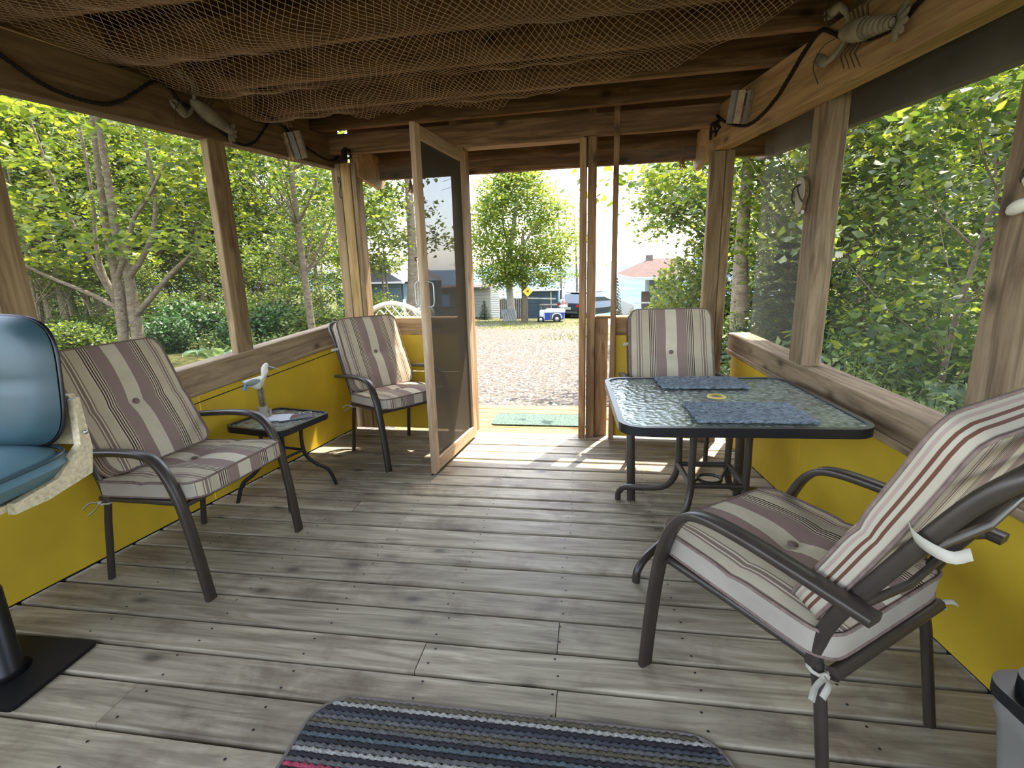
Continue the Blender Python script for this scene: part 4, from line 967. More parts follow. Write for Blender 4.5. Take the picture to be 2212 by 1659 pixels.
# main multi-stemmed maple beyond the shaded side, stems as they fork
mp = thing('maple_tree', 'many stemmed maple with smooth grey trunks beyond the shaded side of the porch', 'tree', T(-8.85, 8.5, -.5))
mb = MB()
ST = [([(-8.66, 8.5, -.55), (-8.66, 8.5, -.07), (-8.63, 8.5, .7), (-8.56, 8.45, 1.24), (-8.60, 8.4, 1.9), (-8.45, 8.3, 2.9), (-8.3, 8.2, 4.2)], .13), ([(-8.56, 8.45, 1.2), (-8.39, 8.42, 1.34), (-8.19, 8.4, 1.5), (-7.79, 8.3, 1.9), (-7.49, 8.2, 2.5), (-7.3, 8.0, 3.4)], .07),
      ([(-8.60, 8.5, .50), (-8.09, 8.35, .81), (-7.39, 8.2, 1.28), (-6.98, 8.1, 1.5), (-6.3, 7.9, 1.9)], .06), ([(-8.91, 8.42, -.55), (-8.91, 8.42, -.07), (-8.79, 8.42, .94), (-8.78, 8.4, 1.25), (-8.79, 8.4, 1.91), (-8.75, 8.4, 2.53), (-8.66, 8.4, 3.63), (-8.5, 8.4, 4.9)], .11),
      ([(-8.78, 8.4, 1.15), (-8.35, 8.3, 1.69), (-7.98, 8.2, 2.21), (-7.55, 8.1, 2.52), (-6.84, 8.0, 3.22)], .055), ([(-8.86, 8.4, .62), (-9.25, 8.3, .9), (-10.0, 8.2, 1.25), (-10.6, 8.1, 1.59)], .05),
      ([(-9.12, 8.6, -.55), (-9.12, 8.6, -.12), (-9.11, 8.6, .78), (-9.25, 8.6, 1.26), (-9.29, 8.6, 1.76), (-9.25, 8.7, 2.88), (-9.24, 8.7, 4.5)], .075), ([(-9.2, 8.62, .9), (-9.5, 8.6, 1.7), (-9.75, 8.5, 2.7), (-9.9, 8.4, 4.0)], .05)]
for P, r0 in ST:
    Q = smooth(P, 4); mb.tube(Q, [r0 * (1 - .7 * i / len(Q)) for i in range(len(Q))], 9)
build(mb, 'trunk', M['bark'], mp)
C = []
for k in range(95):
    a = rng.uniform(0, 6.28); z = rng.uniform(1.5, 5.6); rad = 2.9 * math.sqrt(rng.random()) * (1 if z > 2 else .8)
    C.append(blob(70, (-8.7 + rad * math.cos(a) * 1.15, 8.2 + rad * math.sin(a) * .8, z), .75, .3))
o = build(MB(), 'foliage', M['leaf'], mp); o.data = leaf_mesh('foliage', np.concatenate(C), .15, M['leaf'], MAPLE, .6); o['kind'] = 'stuff'

def scatter_forest(prefix, spots, label, group):
    for i, (x, y, k, s) in enumerate(spots):
        tree_from('forest_tree', (KA, KB, KC, KD, KE)[k], TM_(x, y, gz(x, y) - .05, rnd.uniform(0, 6.28), s), label, 'tree', group)
spots = []
for i in range(46):
    u = .56 + .86 * ((i * .618) % 1); y = 10.5 + 13 * ((i * .377) % 1)
    spots.append((-u * y + rnd.uniform(-.4, .4), y, rnd.choice((0, 1, 2, 2, 0)), rnd.uniform(.85, 1.2)))
for i in range(24): u = .48 + .95 * i / 23; y = 25 + 14 * ((i * .618) % 1); spots.append((-u * y, y, (1, 0, 2)[i % 3], 1.5))
for i in range(20): u = .56 + .85 * i / 19; y = 17 + 9 * ((i * .618) % 1); spots.append((-u * y, y, 3, rnd.uniform(1.0, 1.5)))
for i in range(12): u = .60 + .8 * i / 11; y = 12.5 + rnd.uniform(-1, 4); spots.append((-u * y, y, 3, rnd.uniform(.7, 1.0)))
scatter_forest('left', spots, 'slim leafy tree in the wood beyond the many stemmed maple', 'trees in the wood beyond the maple')
spots = []
for i in range(26):
    u = .30 + .62 * ((i * .618 + .1) % 1); y = 8.0 + 12 * ((i * .377) % 1)
    spots.append((u * y + .4, y, rnd.choice((0, 1, 2, 4, 4)), rnd.uniform(.85, 1.2)))
for i in range(12): u = .36 + .62 * i / 11; y = 20 + 8 * ((i * .618) % 1); spots.append((u * y, y, 1, 1.35))
for i in range(12): u = .36 + .6 * i / 11; y = 14 + 8 * ((i * .618) % 1); spots.append((u * y, y, 3, rnd.uniform(1.0, 1.4)))
for i in range(9): u = .42 + .55 * i / 8; y = 8.5 + rnd.uniform(0, 4); spots.append((u * y, y, 3, rnd.uniform(.7, 1.0)))
for i in range(12): spots.append((3.6 + 3.2 * ((i * .618) % 1) + (.8 if i % 2 else 0), -.8 + 3.0 * i / 11, (0, 1, 4)[i % 3], rnd.uniform(.95, 1.15)))  # trees out of view, added to block sky light from this side
for i in range(8): spots.append((3.2 + 2 * ((i * .618) % 1), 5 + 9 * i / 7, 3, 1.1))
scatter_forest('right', spots, 'slim leafy tree in the wood behind the yellow wall with the glass table', 'trees in the wood behind the glass table')
# nearer trees
def one_tree(name, label, x, y, zb, r0, P, C, leaf, mat, shape=MAPLE, bark='bark', up=.55):
    t = thing(name, label, 'tree', T(x, y, zb)); m_ = MB()
    for pth, rr in P: Q = smooth(pth, 4); m_.tube(Q, [rr * (1 - .65 * i / len(Q)) for i in range(len(Q))], 9)
    build(m_, 'trunk', M[bark], t)
    if C: me = leaf_mesh('foliage', np.concatenate(C), leaf, mat, shape, up); o = obj('foliage', me, t, I4); o['kind'] = 'stuff'
    return t
P = [([(3.0, 7.5, -.6), (3.03, 7.5, .2), (3.09, 7.5, .72), (3.06, 7.5, 2.2), (3.1, 7.5, 4.5)], .15)]
C = [blob(60, (3.1 + rng.normal() * 1.3, 7.2 + rng.normal() * .8, rng.uniform(2.0, 4.6)), .7, .3) for _ in range(34)]
one_tree('grey_trunk_tree', 'tree with a smooth pale trunk just behind the post carrying the sandal ornament', 3.0, 7.5, -.6, .15, P, C, .13, M['leaf'])
P = [([(2.55, 9.0, -.6), (2.5, 9, .8), (2.47, 9, 1.7), (2.5, 9, 4.8)], .17)]
C = [blob(60, (2.5 + rng.normal() * .9, 8.6 + rng.normal() * .7, rng.uniform(2.0, 4.4)), .6, .3) for _ in range(26)]
one_tree('pale_trunk_tree', 'tree with a broad pale trunk behind the corner post of the yellow wall', 2.55, 9, -.6, .17, P, C, .13, M['leafdark'])
# leafy bough tree above the white porch house
P = [([(3.3, 13.5, -.8), (3.2, 13.5, 1.0), (2.9, 13.4, 2.4), (2.6, 13.2, 3.6)], .12), ([(3.1, 13.5, 1.6), (2.4, 13.2, 2.1), (1.7, 13.0, 2.5)], .04), ([(2.9, 13.4, 2.4), (2.0, 13.1, 3.0), (1.5, 13.0, 3.4)], .04)]
C = []
for k in range(150):
    t_ = rng.random(); C.append(blob(55, (1.35 + 2.4 * t_ + rng.normal() * .25, 13.2 + rng.normal() * .6, (1.75 + 1.5 * rng.random() ** .7 * (1.15 - .1 * t_)) if t_ < .45 else 1.2 + 2.7 * rng.random()), .48, .5))
one_tree('overhanging_tree', 'bright leafy tree overhanging the white porch house by the sea', 3.3, 13.5, -.8, .12, P, C, .12, M['leafbirch'], MAPLE)
# birch over the yard with a second trunk close by
P = [([(-4.05, 27, -1.9), (-4.1, 27, -1.3), (-4.24, 27, .22), (-4.2, 27, 1.7), (-3.9, 27, 3.5), (-3.6, 27, 5.6)], .24), ([(-4.2, 27, .3), (-4.6, 27, 1.4), (-5.2, 27, 2.6), (-5.5, 27, 3.6)], .09), ([(-4.2, 27, 1.2), (-3.4, 27, 2.4), (-2.6, 27, 3.6), (-2.2, 27, 4.4)], .09), ([(-4.15, 27, 2.0), (-4.5, 27, 3.6), (-4.4, 27, 5.2)], .08)]
C = []
for k in range(330):
    z = rng.uniform(.35, 6.2); u = (z - .35) / 5.85; rr = 3.1 * (math.sin(PI * (.22 + .68 * u))) ; a = rng.uniform(0, 6.28); q = math.sqrt(rng.random()) * rr
    C.append(blob(70, (-3.75 + q * math.cos(a), 27 + q * math.sin(a) * .7, z), .62, .6))
one_tree('birch_tree', 'tall birch with a pale leaning trunk beyond the gravel yard', -4.05, 27, -1.7, .2, P, C, .175, M['leafbirch'], KITE, 'palebark')
P = [([(-3.32, 26, -1.9), (-3.30, 26, -.8), (-3.32, 26, .4), (-3.4, 26, 1.6), (-3.3, 26, 3.0)], .20)]
C = [blob(70, (-3.2 + rng.normal() * .8, 26 + rng.normal() * .6, rng.uniform(1.0, 3.4)), .6, .6) for _ in range(16)]
one_tree('sign_tree', 'brown trunked tree carrying a yellow diamond sign', -3.32, 26, -1.6, .2, P, C, .14, M['leafbirch'], KITE)
for x, y, hgt in ((-1.9, 33, 5.2), (-.9, 34, 4.4), (-7.2, 34, 4.8)):
    P = [([(x, y, -2.4), (x + .1, y, 0), (x - .1, y, hgt)], .10)]
    C = [blob(60, (x + rng.normal() * .8, y + rng.normal() * .5, rng.uniform(.6, hgt + .6)), .55, .6) for _ in range(26)]
    one_tree('shore_tree', {-1.9: 'slim shoreline tree behind the blue grey shed', -.9: 'slim shoreline tree above the parked dark car', -7.2: 'slim shoreline tree behind the white house'}[x], x, y, -2, .1, P, C, .14, M['leafbirch'] if x > -5 else M['leafautumn'], KITE)
# tree with thick trunk left of the door, above the blue house
P = [([(-5.05, 14, -1.0), (-5.03, 14, .15), (-4.93, 14, 1.6), (-4.9, 14, 4.5)], .22)]
C = []
for k in range(85): C.append(blob(70, (-5.9 + rng.normal() * 1.0, 14 + rng.normal() * .8, rng.uniform(1.35, 5.2)), .62, .45))
one_tree('yard_maple', 'dense maple with a thick brown trunk in front of the pale blue house', -5.05, 14, -.9, .2, P, C, .13, M['leaf'])
for k, (x, y) in enumerate(((-7.3, 15.5), (-6.9, 16.2), (-6.6, 15.8))):
    P = [([(x, y, -1.1), (x + .1, y, .5), (x + .05, y, 2.4)], .05)]
    C = [blob(60, (x + rng.normal() * .5, y + rng.normal() * .4, rng.uniform(1.2, 3.4)), .5, .45) for _ in range(14)]
    one_tree('young_maple', 'slender young tree in front of the pale blue house', x, y, -.95, .05, P, C, .13, M['leaf'])['group'] = 'young trees by the pale blue house'
# spruces: drooping tiers
def spruce(H, R, tiers, per, leaf):
    m_ = MB(); m_.tube([(0, 0, -.3), (0, 0, H)], [.07, .012], 7); C = []
    for k in range(tiers):
        z = H * (.03 + .95 * k / tiers); r = R * (1 - k / tiers) ** .85 + .05
        nbr = max(5, int(11 * (1 - k / tiers)) + 3)
        for j in range(nbr):
            a = 2 * PI * j / nbr + k * 1.3 + rng.normal() * .15; L = r * rng.uniform(.75, 1.1)
            t = rng.random((per, 1)) ** .7; w = rng.normal(size=(per, 1)) * .10 * (1.1 - t)
            C.append(np.concatenate([t * L * math.cos(a) - w * L * 2 * math.sin(a), t * L * math.sin(a) + w * L * 2 * math.cos(a), z - .10 * t * L * 2 * t + rng.normal(size=(per, 1)) * .02], 1))
    return m_.mesh('trunk', M['bark']), leaf_mesh('needles', np.concatenate(C), leaf, M['needle'], LONG, .75)
SP = spruce(1.9, .95, 15, 60, .12)
def spruce_at(x, y, z, s, rz, label, cat='tree', sz=1.0):
    t = thing('spruce', label, cat, TM_(x, y, z, rz, s) @ Matrix.Diagonal((1, 1, sz, 1)))
    obj('trunk', SP[0], t, W[t.name]); o = obj('needles', SP[1], t, W[t.name]); o['kind'] = 'stuff'; return t
spruce_at(2.50, 7.0, -.42, 1.05, .4, 'dark spruce with drooping boughs outside the corner of the yellow wall')
spruce_at(3.15, 14.2, -.8, 1.3, 1.2, 'dark spruce behind the overhanging leafy tree', sz=1.4)
spruce_at(1.24, 24, -1.35, .42, 0, 'narrow dark conifer beside the white porch house', sz=2.7)
spruce_at(-6.05, 29, -1.75, .62, .9, 'cone shaped clipped shrub in front of the white house', 'shrub', 1.05)
# shrubs
def shrub_proto(n, R, H, leaf, mat, shape=KITE):
    m_ = MB()
    for k in range(7): a = k * .9; m_.tube([(0, 0, -.1), (R * .3 * math.cos(a), R * .3 * math.sin(a), H * .4), (R * .6 * math.cos(a), R * .6 * math.sin(a), H * .75)], [.02, .014, .006], 5)
    p = rng.normal(size=(n, 3)); p /= np.linalg.norm(p, axis=1)[:, None]; p *= rng.random((n, 1)) ** .35; p = p * np.array([R, R, H * .5]) + np.array([0, 0, H * .52]); p += rng.normal(size=(n, 3)) * .07
    return m_.mesh('stems', M['bark']), leaf_mesh('foliage', p, leaf, mat, shape)
SA = shrub_proto(2600, .8, 1.2, .11, M['shrub']); SB = shrub_proto(2600, .8, 1.1, .11, M['leafdark']); SC = shrub_proto(2200, .8, 1.2, .10, M['leafbirch'])
def shrub(proto, x, y, z, s, label, group=None, sz=1.0):
    t = thing('shrub', label, 'shrub', TM_(x, y, z, rnd.uniform(0, 6), s) @ Matrix.Diagonal((1, 1, sz, 1)), group)
    obj('stems', proto[0], t, W[t.name]); o = obj('foliage', proto[1], t, W[t.name]); o['kind'] = 'stuff'; return t
for i in range(13): shrub(SB, 2.3 + .62 * i + .3 * (i % 3), 9.6 + 1.2 * (i % 4), -.75, .8 + .1 * (i % 4), 'leafy bush in the wood behind the pale trunked trees', 'bushes behind the pale trunked trees')
for i, (x, y, s) in enumerate(((-7.6, 11.5, 1.0), (-8.8, 12.4, 1.1), (-9.9, 13.0, 1.1), (-6.7, 11.4, 1.0), (-11.2, 12.6, 1.1), (-12.6, 12.2, 1.0), (-10.6, 11.2, .8), (-13.8, 11.6, .9), (-8.3, 11.0, .8), (-12.0, 10.0, .8))):
    shrub((SA, SB)[i % 2], x, y, gz(x, y) - .05, s, 'dark green shrub at the foot of the wood beyond the maple', 'shrubs below the wood')
shrub(SC, -6.7, 15, -.85, 1.2, 'pale green shrub in front of the pale blue house', None, 1.0)
shrub(SC, 2.45, 13, -.75, 1.15, 'tall pale flowering bush beside the white porch house', None, 1.5); shrub(SC, 1.95, 12.7, -.75, .8, 'lower pale flowering bush beside the white porch house', None, 1.1)
shrub(SB, -1.55, 31.8, -1.95, 1.0, 'green bush between the blue grey shed and the dark car'); shrub(SB, -.95, 32.2, -1.95, .9, 'rounded green bush just behind the dark car')
# weeds and hostas below the window over the glass table
def weed_proto(n, leaf, h):
    C = []; m_ = MB()
    for k in range(n):
        x, y = rng.normal(size=2) * .16; hh = h * rng.uniform(.6, 1.1); m_.tube([(x * .5, y * .5, -.05), (x, y, hh)], [.006, .003], 4)
        for q in range(28): C.append((x + rng.normal() * .055 * (1.2 - q / 28), y + rng.normal() * .055, hh * (q + 1) / 28))
    return m_.mesh('stems', M['weed']), leaf_mesh('leaves', np.array(C), leaf, M['weed'], np.array([(0, -.5), (.2, -.1), (0, .5), (-.2, -.1)]), .6)
WP = [weed_proto(13, .062, .42), weed_proto(15, .055, .34), weed_proto(11, .072, .5)]
def weeds(n, f, label, group):
    for i in range(n):
        x, y, s = f(i); t = thing('weed_plant', label, 'plant', TM_(x, y, gz(x, y) - .08, rnd.uniform(0, 6), s), group)
        p = WP[i % 3]; obj('stems', p[0], t, W[t.name]); o = obj('leaves', p[1], t, W[t.name]); o['kind'] = 'stuff'
def fR(i):
    y = 2.2 + 7.2 * ((i * .618 + .3) % 1); t = (i * .377) % 1; xa = max(1.75, XR(min(y, 3.5)) + .5, .30 * y); return xa + (.95 * y + 1.2 - xa) * t, y, rnd.uniform(.8, 1.3) * (.85 + .10 * y)
weeds(230, fR, 'leafy green weed in the undergrowth outside the glass table window', 'weeds outside the glass table window')
def fL(i):
    y = 9.2 + 3.0 * ((i * .618 + .3) % 1); t = (i * .377) % 1; return -.62 * y - t * y * .75, y, rnd.uniform(.9, 1.5)
weeds(36, fL, 'leafy green weed at the edge of the drive beyond the maple', 'weeds by the drive beyond the maple')
def hosta(x, y, z, s, n, label):
    t = thing('hosta_plant', label, 'plant', TM_(x, y, z, x * 3, s))
    for k in range(n):
        a = k * 2.4; L = .26 + .06 * math.sin(k * 3); el = .35 + .5 * ((k * .37) % 1); m_ = MB(); vs = []; nn = 7
        for i in range(nn):
            u = i / (nn - 1); w = .11 * math.sin(PI * min(1, u * .93 + .05)) ** .7; r = .10 + u * L; zz = .22 + el * .5 * u - .42 * u * u * .6
            for v in (-1, -.5, 0, .5, 1): vs.append((r * math.cos(a) - w * v * math.sin(a), r * math.sin(a) + w * v * math.cos(a), zz + .05 * v * v))
        m_.add(vs, [(i * 5 + j, i * 5 + j + 1, (i + 1) * 5 + j + 1, (i + 1) * 5 + j) for i in range(nn - 1) for j in range(4)], 0, True)
        m_.tube([(0, 0, -.05), (.06 * math.cos(a), .06 * math.sin(a), .14), (.11 * math.cos(a), .11 * math.sin(a), .22)], .006, 5)
        build(m_, 'leaf', M['hosta'], t, W[t.name])
hosta(2.95, 6.3, -.22, 1.15, 7, 'broad leafed hosta beside the fallen chair frame in the undergrowth'); hosta(3.55, 6.7, -.22, 1.1, 7, 'broad leafed hosta behind the fallen chair frame')
hosta(2.95, 4.35, -.22, .95, 6, 'broad leafed hosta beside the near post of the yellow wall'); hosta(2.15, 2.5, -.25, .9, 6, 'broad leafed hosta outside the window nearest the camera')
hosta(-6.3, 7.6, -.45, 1.2, 8, 'bright leafy plant beside the gravel outside the shaded sill')
# fallen chair frame in the weeds
lc = thing('folding_chair_frame', 'grey tubular chair frame with netting lying in the undergrowth', 'chair frame', T(2.9, 5.9, 0))
mb = MB(); mb.tube(smooth([(2.42, 5.60, .22), (2.44, 5.62, .05), (2.58, 5.72, .04), (3.2, 6.15, .12), (3.75, 6.55, .14), (3.80, 6.62, .06)], 4), .02, 7); mb.tube([(3.15, 5.3, -.1), (3.45, 5.6, -.08), (3.75, 6.55, .14)], .016, 7); build(mb, 'frame_tube', M['lawn'], lc)
mb = MB()
for k in range(22):
    t = k / 21; a = Vector((2.7, 5.8, .05)).lerp(Vector((3.75, 6.55, .13)), t); b = Vector((2.6, 5.2, -.12)).lerp(Vector((3.6, 5.9, -.08)), t); mb.tube([a, (a + b) / 2 + Vector((0, 0, -.05)), b], .0045, 4)
for k in range(8):
    t = (k + 1) / 9; a = Vector((2.7, 5.8, .05)).lerp(Vector((2.6, 5.2, -.12)), t); b = Vector((3.75, 6.55, .13)).lerp(Vector((3.6, 5.9, -.08)), t); mb.tube([a, b], .0045, 4)
build(mb, 'netting', M['lawn'], lc)
for k, (x, y, z) in enumerate(((4.05, 6.3, 1.30), (4.45, 6.5, .9), (4.75, 6.5, .45))):
    mb = MB(); mb.bar((x, y, z), (x + .07, y, z - .20), .03, .004, (0, 1, 0)); tag(build(mb, 'marker_ribbon', M['yellowtape']), 'faded yellow marker ribbon hanging in the wood', 'ribbon', 'yellow ribbons in the wood')

# ------------------------------------------------------------------ gravel stones and grass near the door
C = []; n = 9000
yy = 4.95 + 9.5 * rng.random(n) ** 1.4; xx = -yy * .40 + rng.random(n) * yy * .78
zz = np.array([gz(a, b) for a, b in zip(xx, yy)]); s = rng.uniform(.010, .026, n)
oc = np.array([(1, 0, 0), (0, 1, 0), (-1, 0, 0), (0, -1, 0), (0, 0, .7), (0, 0, -.5)]); tri = np.array([(0, 1, 4), (1, 2, 4), (2, 3, 4), (3, 0, 4)])
an = rng.uniform(0, 6.28, n); ca, sa = np.cos(an), np.sin(an); jit = rng.uniform(.7, 1.3, (n, 6, 3)); V = oc[None] * jit
V = np.stack([V[..., 0] * ca[:, None] - V[..., 1] * sa[:, None], V[..., 0] * sa[:, None] + V[..., 1] * ca[:, None], V[..., 2]], -1) * s[:, None, None] + np.stack([xx, yy, zz], 1)[:, None, :]
F = (np.arange(n)[:, None, None] * 6 + tri[None]).reshape(-1, 3)
m_, nt, b_ = new_mat('loose gravel stone'); g_ = N(nt, 'ShaderNodeNewGeometry'); nt.links.new(ramp(nt, g_.outputs['Random Per Island'], [(0, srgb(34, 31, 29)), (.5, srgb(76, 70, 64)), (1, srgb(118, 113, 107))]).outputs[0], b_.inputs['Base Color']); b_.inputs['Roughness'].default_value = .9
gv = obj('gravel', quads(V.reshape(-1, 3), F, 'gravel', m_, 3)); tag(gv, 'loose pale gravel stones strewn over the drive', 'gravel'); gv['kind'] = 'stuff'
n = 14000; yy = 9 + 19 * rng.random(n); xx = -yy * .42 + rng.random(n) * yy * .72
kp = (np.sin(xx * .9 + yy * .5) + np.sin(xx * .37 - yy * .8 + 1) + (yy - 20) * .16 + rng.normal(size=n) * .5) > .4; xx, yy = xx[kp], yy[kp]
C = np.stack([xx, yy, np.array([gz(a, b) for a, b in zip(xx, yy)]) + .02], 1)
gr = obj('lawn_grass', leaf_mesh('lawn_grass', C, .10, M['grass'], LONG, .25)); tag(gr, 'short yellowish grass growing through the gravel yard', 'grass'); gr['kind'] = 'stuff'

# ------------------------------------------------------------------ yard furniture and buildings
# white lattice swing close behind the wall
lt = thing('lattice_garden_seat', 'arched white lattice garden seat outside the back window', 'seat', T(-2.85, 7, -.4))
arch = smooth([(-3.5, 7.1, .35), (-3.2, 7.02, .62), (-2.9, 7, .74), (-2.6, 7, .70), (-2.3, 7.02, .52), (-2.15, 7.05, .3)], 6)
mb = MB(); mb.tube(arch, .035, 8); mb.tube([(-3.5, 7.1, .35), (-3.5, 7.1, -.45)], .035, 8); mb.tube([(-2.15, 7.05, .3), (-2.15, 7.05, -.45)], .035, 8); mb.tube([(-2.63, 6.98, .80), (-2.60, 6.98, -.3)], .02, 6); mb.tube(smooth([(-2.4, 6.95, .66), (-2.3, 6.93, .72), (-2.2, 6.93, .62), (-2.24, 6.95, .5), (-2.36, 6.95, .55)], 5), .03, 7); build(mb, 'wicker_rim', M['wicker'], lt)
def zarch(x):
    for p, q in zip(arch, arch[1:]):
        if p.x <= x <= q.x: return p.z + (q.z - p.z) * (x - p.x) / max(1e-6, q.x - p.x)
    return .3
for d in (-1, 1):
    for k in range(-10, 14):
        x0 = -3.4 + k * .12; pts = []
        for t in np.linspace(0, 1.2, 25):
            x = x0 + (t if d > 0 else 1.2 - t) * 1.0; z = -.4 + t * 1.1
            if -3.45 < x < -2.2 and z < zarch(x) - .02: pts.append((x, 7.05 + .01 * d, z))
        if len(pts) > 1: mb = MB(); mb.bar(pts[0], pts[-1], .008, .03, (0, 1, 0)); build(mb, 'lattice_slat', M['wicker'], lt)
def siding(parent, a, b, z0, z1, n, mat, th=.03):
    a, b = Vector(a), Vector(b); h = (z1 - z0) / n
    for k in range(n):
        z = z0 + h * (k + .5); beam('siding_board', (a.x, a.y, z), (b.x, b.y, z), th, round(h - .008, 3), mat, parent)
hb = thing('blue_house', 'pale blue clapboard house behind the thick trunked maple', 'house', T(-8.5, 20, -1.2))
siding(hb, (-10.6, 20.2, 0), (-7.65, 20, 0), -1.3, .68, 14, M['paleblue'])
for x in (-10.4, -8.75, -7.62): beam('corner_trim', (x, 19.97 + (-7.62 - x) * .06, -1.3), (x, 19.97 + (-7.62 - x) * .06, .72), .10, .05, M['white'], hb)
beam('eave', (-10.7, 20.1, .74), (-7.5, 19.95, .74), .3, .07, M['white'], hb); mb = MB(); mb.prism([(-10.7, .76), (-7.5, .76), (-9.1, 1.7)], 20.0, 26); build(mb, 'gable_roof', M['darkroof'], hb, Matrix(((1, 0, 0, 0), (0, 0, 1, 0), (0, 1, 0, 0), (0, 0, 0, 1))))
mb = MB(); mb.box((-9.1, 23.1, -.3), (2.9, 5.6, 1.95)); build(mb, 'house_body', M['paleblue'], hb)
hw = thing('white_house', 'long low off white house with dark roof edge across the yard', 'house', T(-8, 31, -1.7))
siding(hw, (-14, 31.2, 0), (-6.02, 31, 0), -1.75, .0, 9, M['housewhite'])
beam('eave', (-14.2, 31.05, .06), (-5.95, 30.9, .06), .5, .10, M['darkroof'], hw); mb = MB(); mb.box((-10, 33.4, -.9), (7.9, 4.4, 1.8)); build(mb, 'house_body', M['housewhite'], hw)
mb = MB(); mb.add([(-14.2, 30.8, .12), (-5.95, 30.65, .12), (-5.95, 35.5, .16), (-14.2, 35.5, .16)], [(0, 1, 2, 3)]); build(mb, 'flat_roof', M['roofshingle'], hw)
for x in (-9.0, -7.6): mb = MB(); mb.box((x, 31.0, -.7), (.7, .06, .8)); f_ = build(mb, 'window_frame', M['white'], hw); mb = MB(); mb.box((x, 30.96, -.7), (.6, .03, .7)); build(mb, 'pane', M['winblue'], f_)
tr = thing('white_trellis', 'white ladder trellis beside the cone shaped shrub', 'trellis', T(-5.7, 30.5, -1.75))
for x in (-5.97, -5.7, -5.43): beam('rail', (x, 30.5, -1.8), (x, 30.5, .12), .04, .03, M['darkroof'] if x != -5.97 else M['white'], tr)
for k in range(14): beam('slat', (-5.97, 30.47, -1.7 + k * .135), (-5.43, 30.47, -1.7 + k * .135), .025, .095, M['white'], tr)
fe = thing('board_fence', 'weathered grey board fence behind the birch', 'fence', T(-4.6, 30, -1.75))
for k in range(13): x = -5.28 + k * .115; beam('fence_board', (x, 30.05, -1.85), (x, 30.05, -.60 + .015 * (k % 3)), .105, .025, M['fencegrey'], fe, up=(0, 1, 0))
for x in (-5.3, -4.55, -3.95): beam('fence_post', (x, 29.98, -1.85), (x, 29.98, -.5), .09, .09, M['white'], fe)
beam('top_rail', (-5.35, 29.98, -.52), (-1.95, 29.98, -.62), .05, .07, M['white'], fe)
sh = thing('blue_shed', 'blue grey board shed behind the white rail', 'shed', T(-2.9, 31, -1.8))
siding(sh, (-3.85, 31, 0), (-1.88, 31, 0), -1.9, -.22, 7, M['shedblue']); mb = MB(); mb.box((-2.87, 32, -1.05), (1.9, 1.9, 1.65)); build(mb, 'shed_body', M['shedblue'], sh)
beam('shed_roof', (-3.95, 31.9, -.18), (-1.78, 31.9, -.18), 2.1, .06, M['white'], sh)
for x in (-3.0, -2.3): beam('corner_trim', (x, 30.96, -1.9), (x, 30.96, -.25), .07, .03, M['white'] if x > -2.6 else M['shedblue'], sh, up=(0, 1, 0))
# yellow diamond sign
sg = thing('diamond_sign', 'yellow diamond shaped sign nailed to the brown trunked tree', 'sign', T(-3.1, 25.76, -.02))
mb = MB(); mb.box((-3.10, 25.74, .02), (.36, .02, .36), Matrix.Rotation(PI / 4, 3, 'Y')); build(mb, 'sign_plate', M['signyellow'], sg)
mb = MB(); mb.box((-3.10, 25.725, .02), (.10, .012, .05), Matrix.Rotation(.5, 3, 'Y')); mb.box((-3.07, 25.725, .06), (.05, .012, .10)); build(mb, 'dark_symbol', M['black'], sg)
mb = MB()
pt = thing('wooden_pallet', 'grey wooden pallet leaning against the foot of the birch', 'pallet', T(-4.1, 26.6, -1.65))
for k in range(6):
    x = -4.55 + k * .13; beam('slat', (x + .12, 26.5, -1.62), (x - .10, 26.72, -.95), .095, .02, M['pallet'], pt, up=(0, -1, .3))
for t_ in (.15, .85): beam('cross_slat', (-4.55 + .12 - .22 * t_, 26.54 + .22 * t_, -1.62 + .67 * t_), (-3.78 + .0 - .22 * t_, 26.54 + .22 * t_, -1.62 + .67 * t_), .06, .04, M['pallet'], pt)
# blue and white cart
CT = T(-1.9, 26, -1.55)
ct = thing('utility_cart', 'blue and white two wheeled cart parked on the gravel', 'cart', CT)
mb = MB(); mb.prism([(-.30, .12), (.62, .16), (.66, .50), (-.34, .50)], -.4, .4, Matrix(((1, 0, 0), (0, 0, 1), (0, 1, 0)))); build(mb, 'tub', M['cartblue'], ct, CT)
mb = MB(); mb.box((.16, 0, .56), (1.04, .86, .10)); mb.box((.16, 0, .63), (.9, .7, .05)); build(mb, 'lid', M['white'], ct, CT)
mb = MB(); mb.box((.10, -.41, .30), (.36, .04, .34)); build(mb, 'grey_panel', M['cartgrey'], ct, CT)
mb = MB(); mb.box((-.46, 0, .36), (.26, .8, .46)); mb.ell((-.48, -.40, .38), (.12, .05, .22)); build(mb, 'white_nose', M['white'], ct, CT)
for x, r in ((.30, .20), (-.52, .17)):
    for y in (-.46, .46):
        rm = Matrix.Rotation(PI / 2, 4, 'X'); mb = MB(); mb.lathe([(0, -.06), (r * .6, -.06), (r, -.05), (r, .05), (r * .6, .06), (0, .06)], 20, (T(x, y, r - .02) @ rm)); w_ = build(mb, 'wheel', M['tyre'], ct, CT)
        mb = MB(); mb.lathe([(0, .07), (r * .5, .068), (r * .55, .06)], 14, (T(x, y - .002, r - .02) @ rm)); build(mb, 'hub', M['chrome'], w_, CT)
mb = MB(); mb.tube(smooth([(.06, -.47, .22), (.12, -.47, .40), (.30, -.47, .46), (.48, -.47, .40), (.54, -.47, .22)], 5), .035, 6); build(mb, 'fender', M['white'], ct, CT)
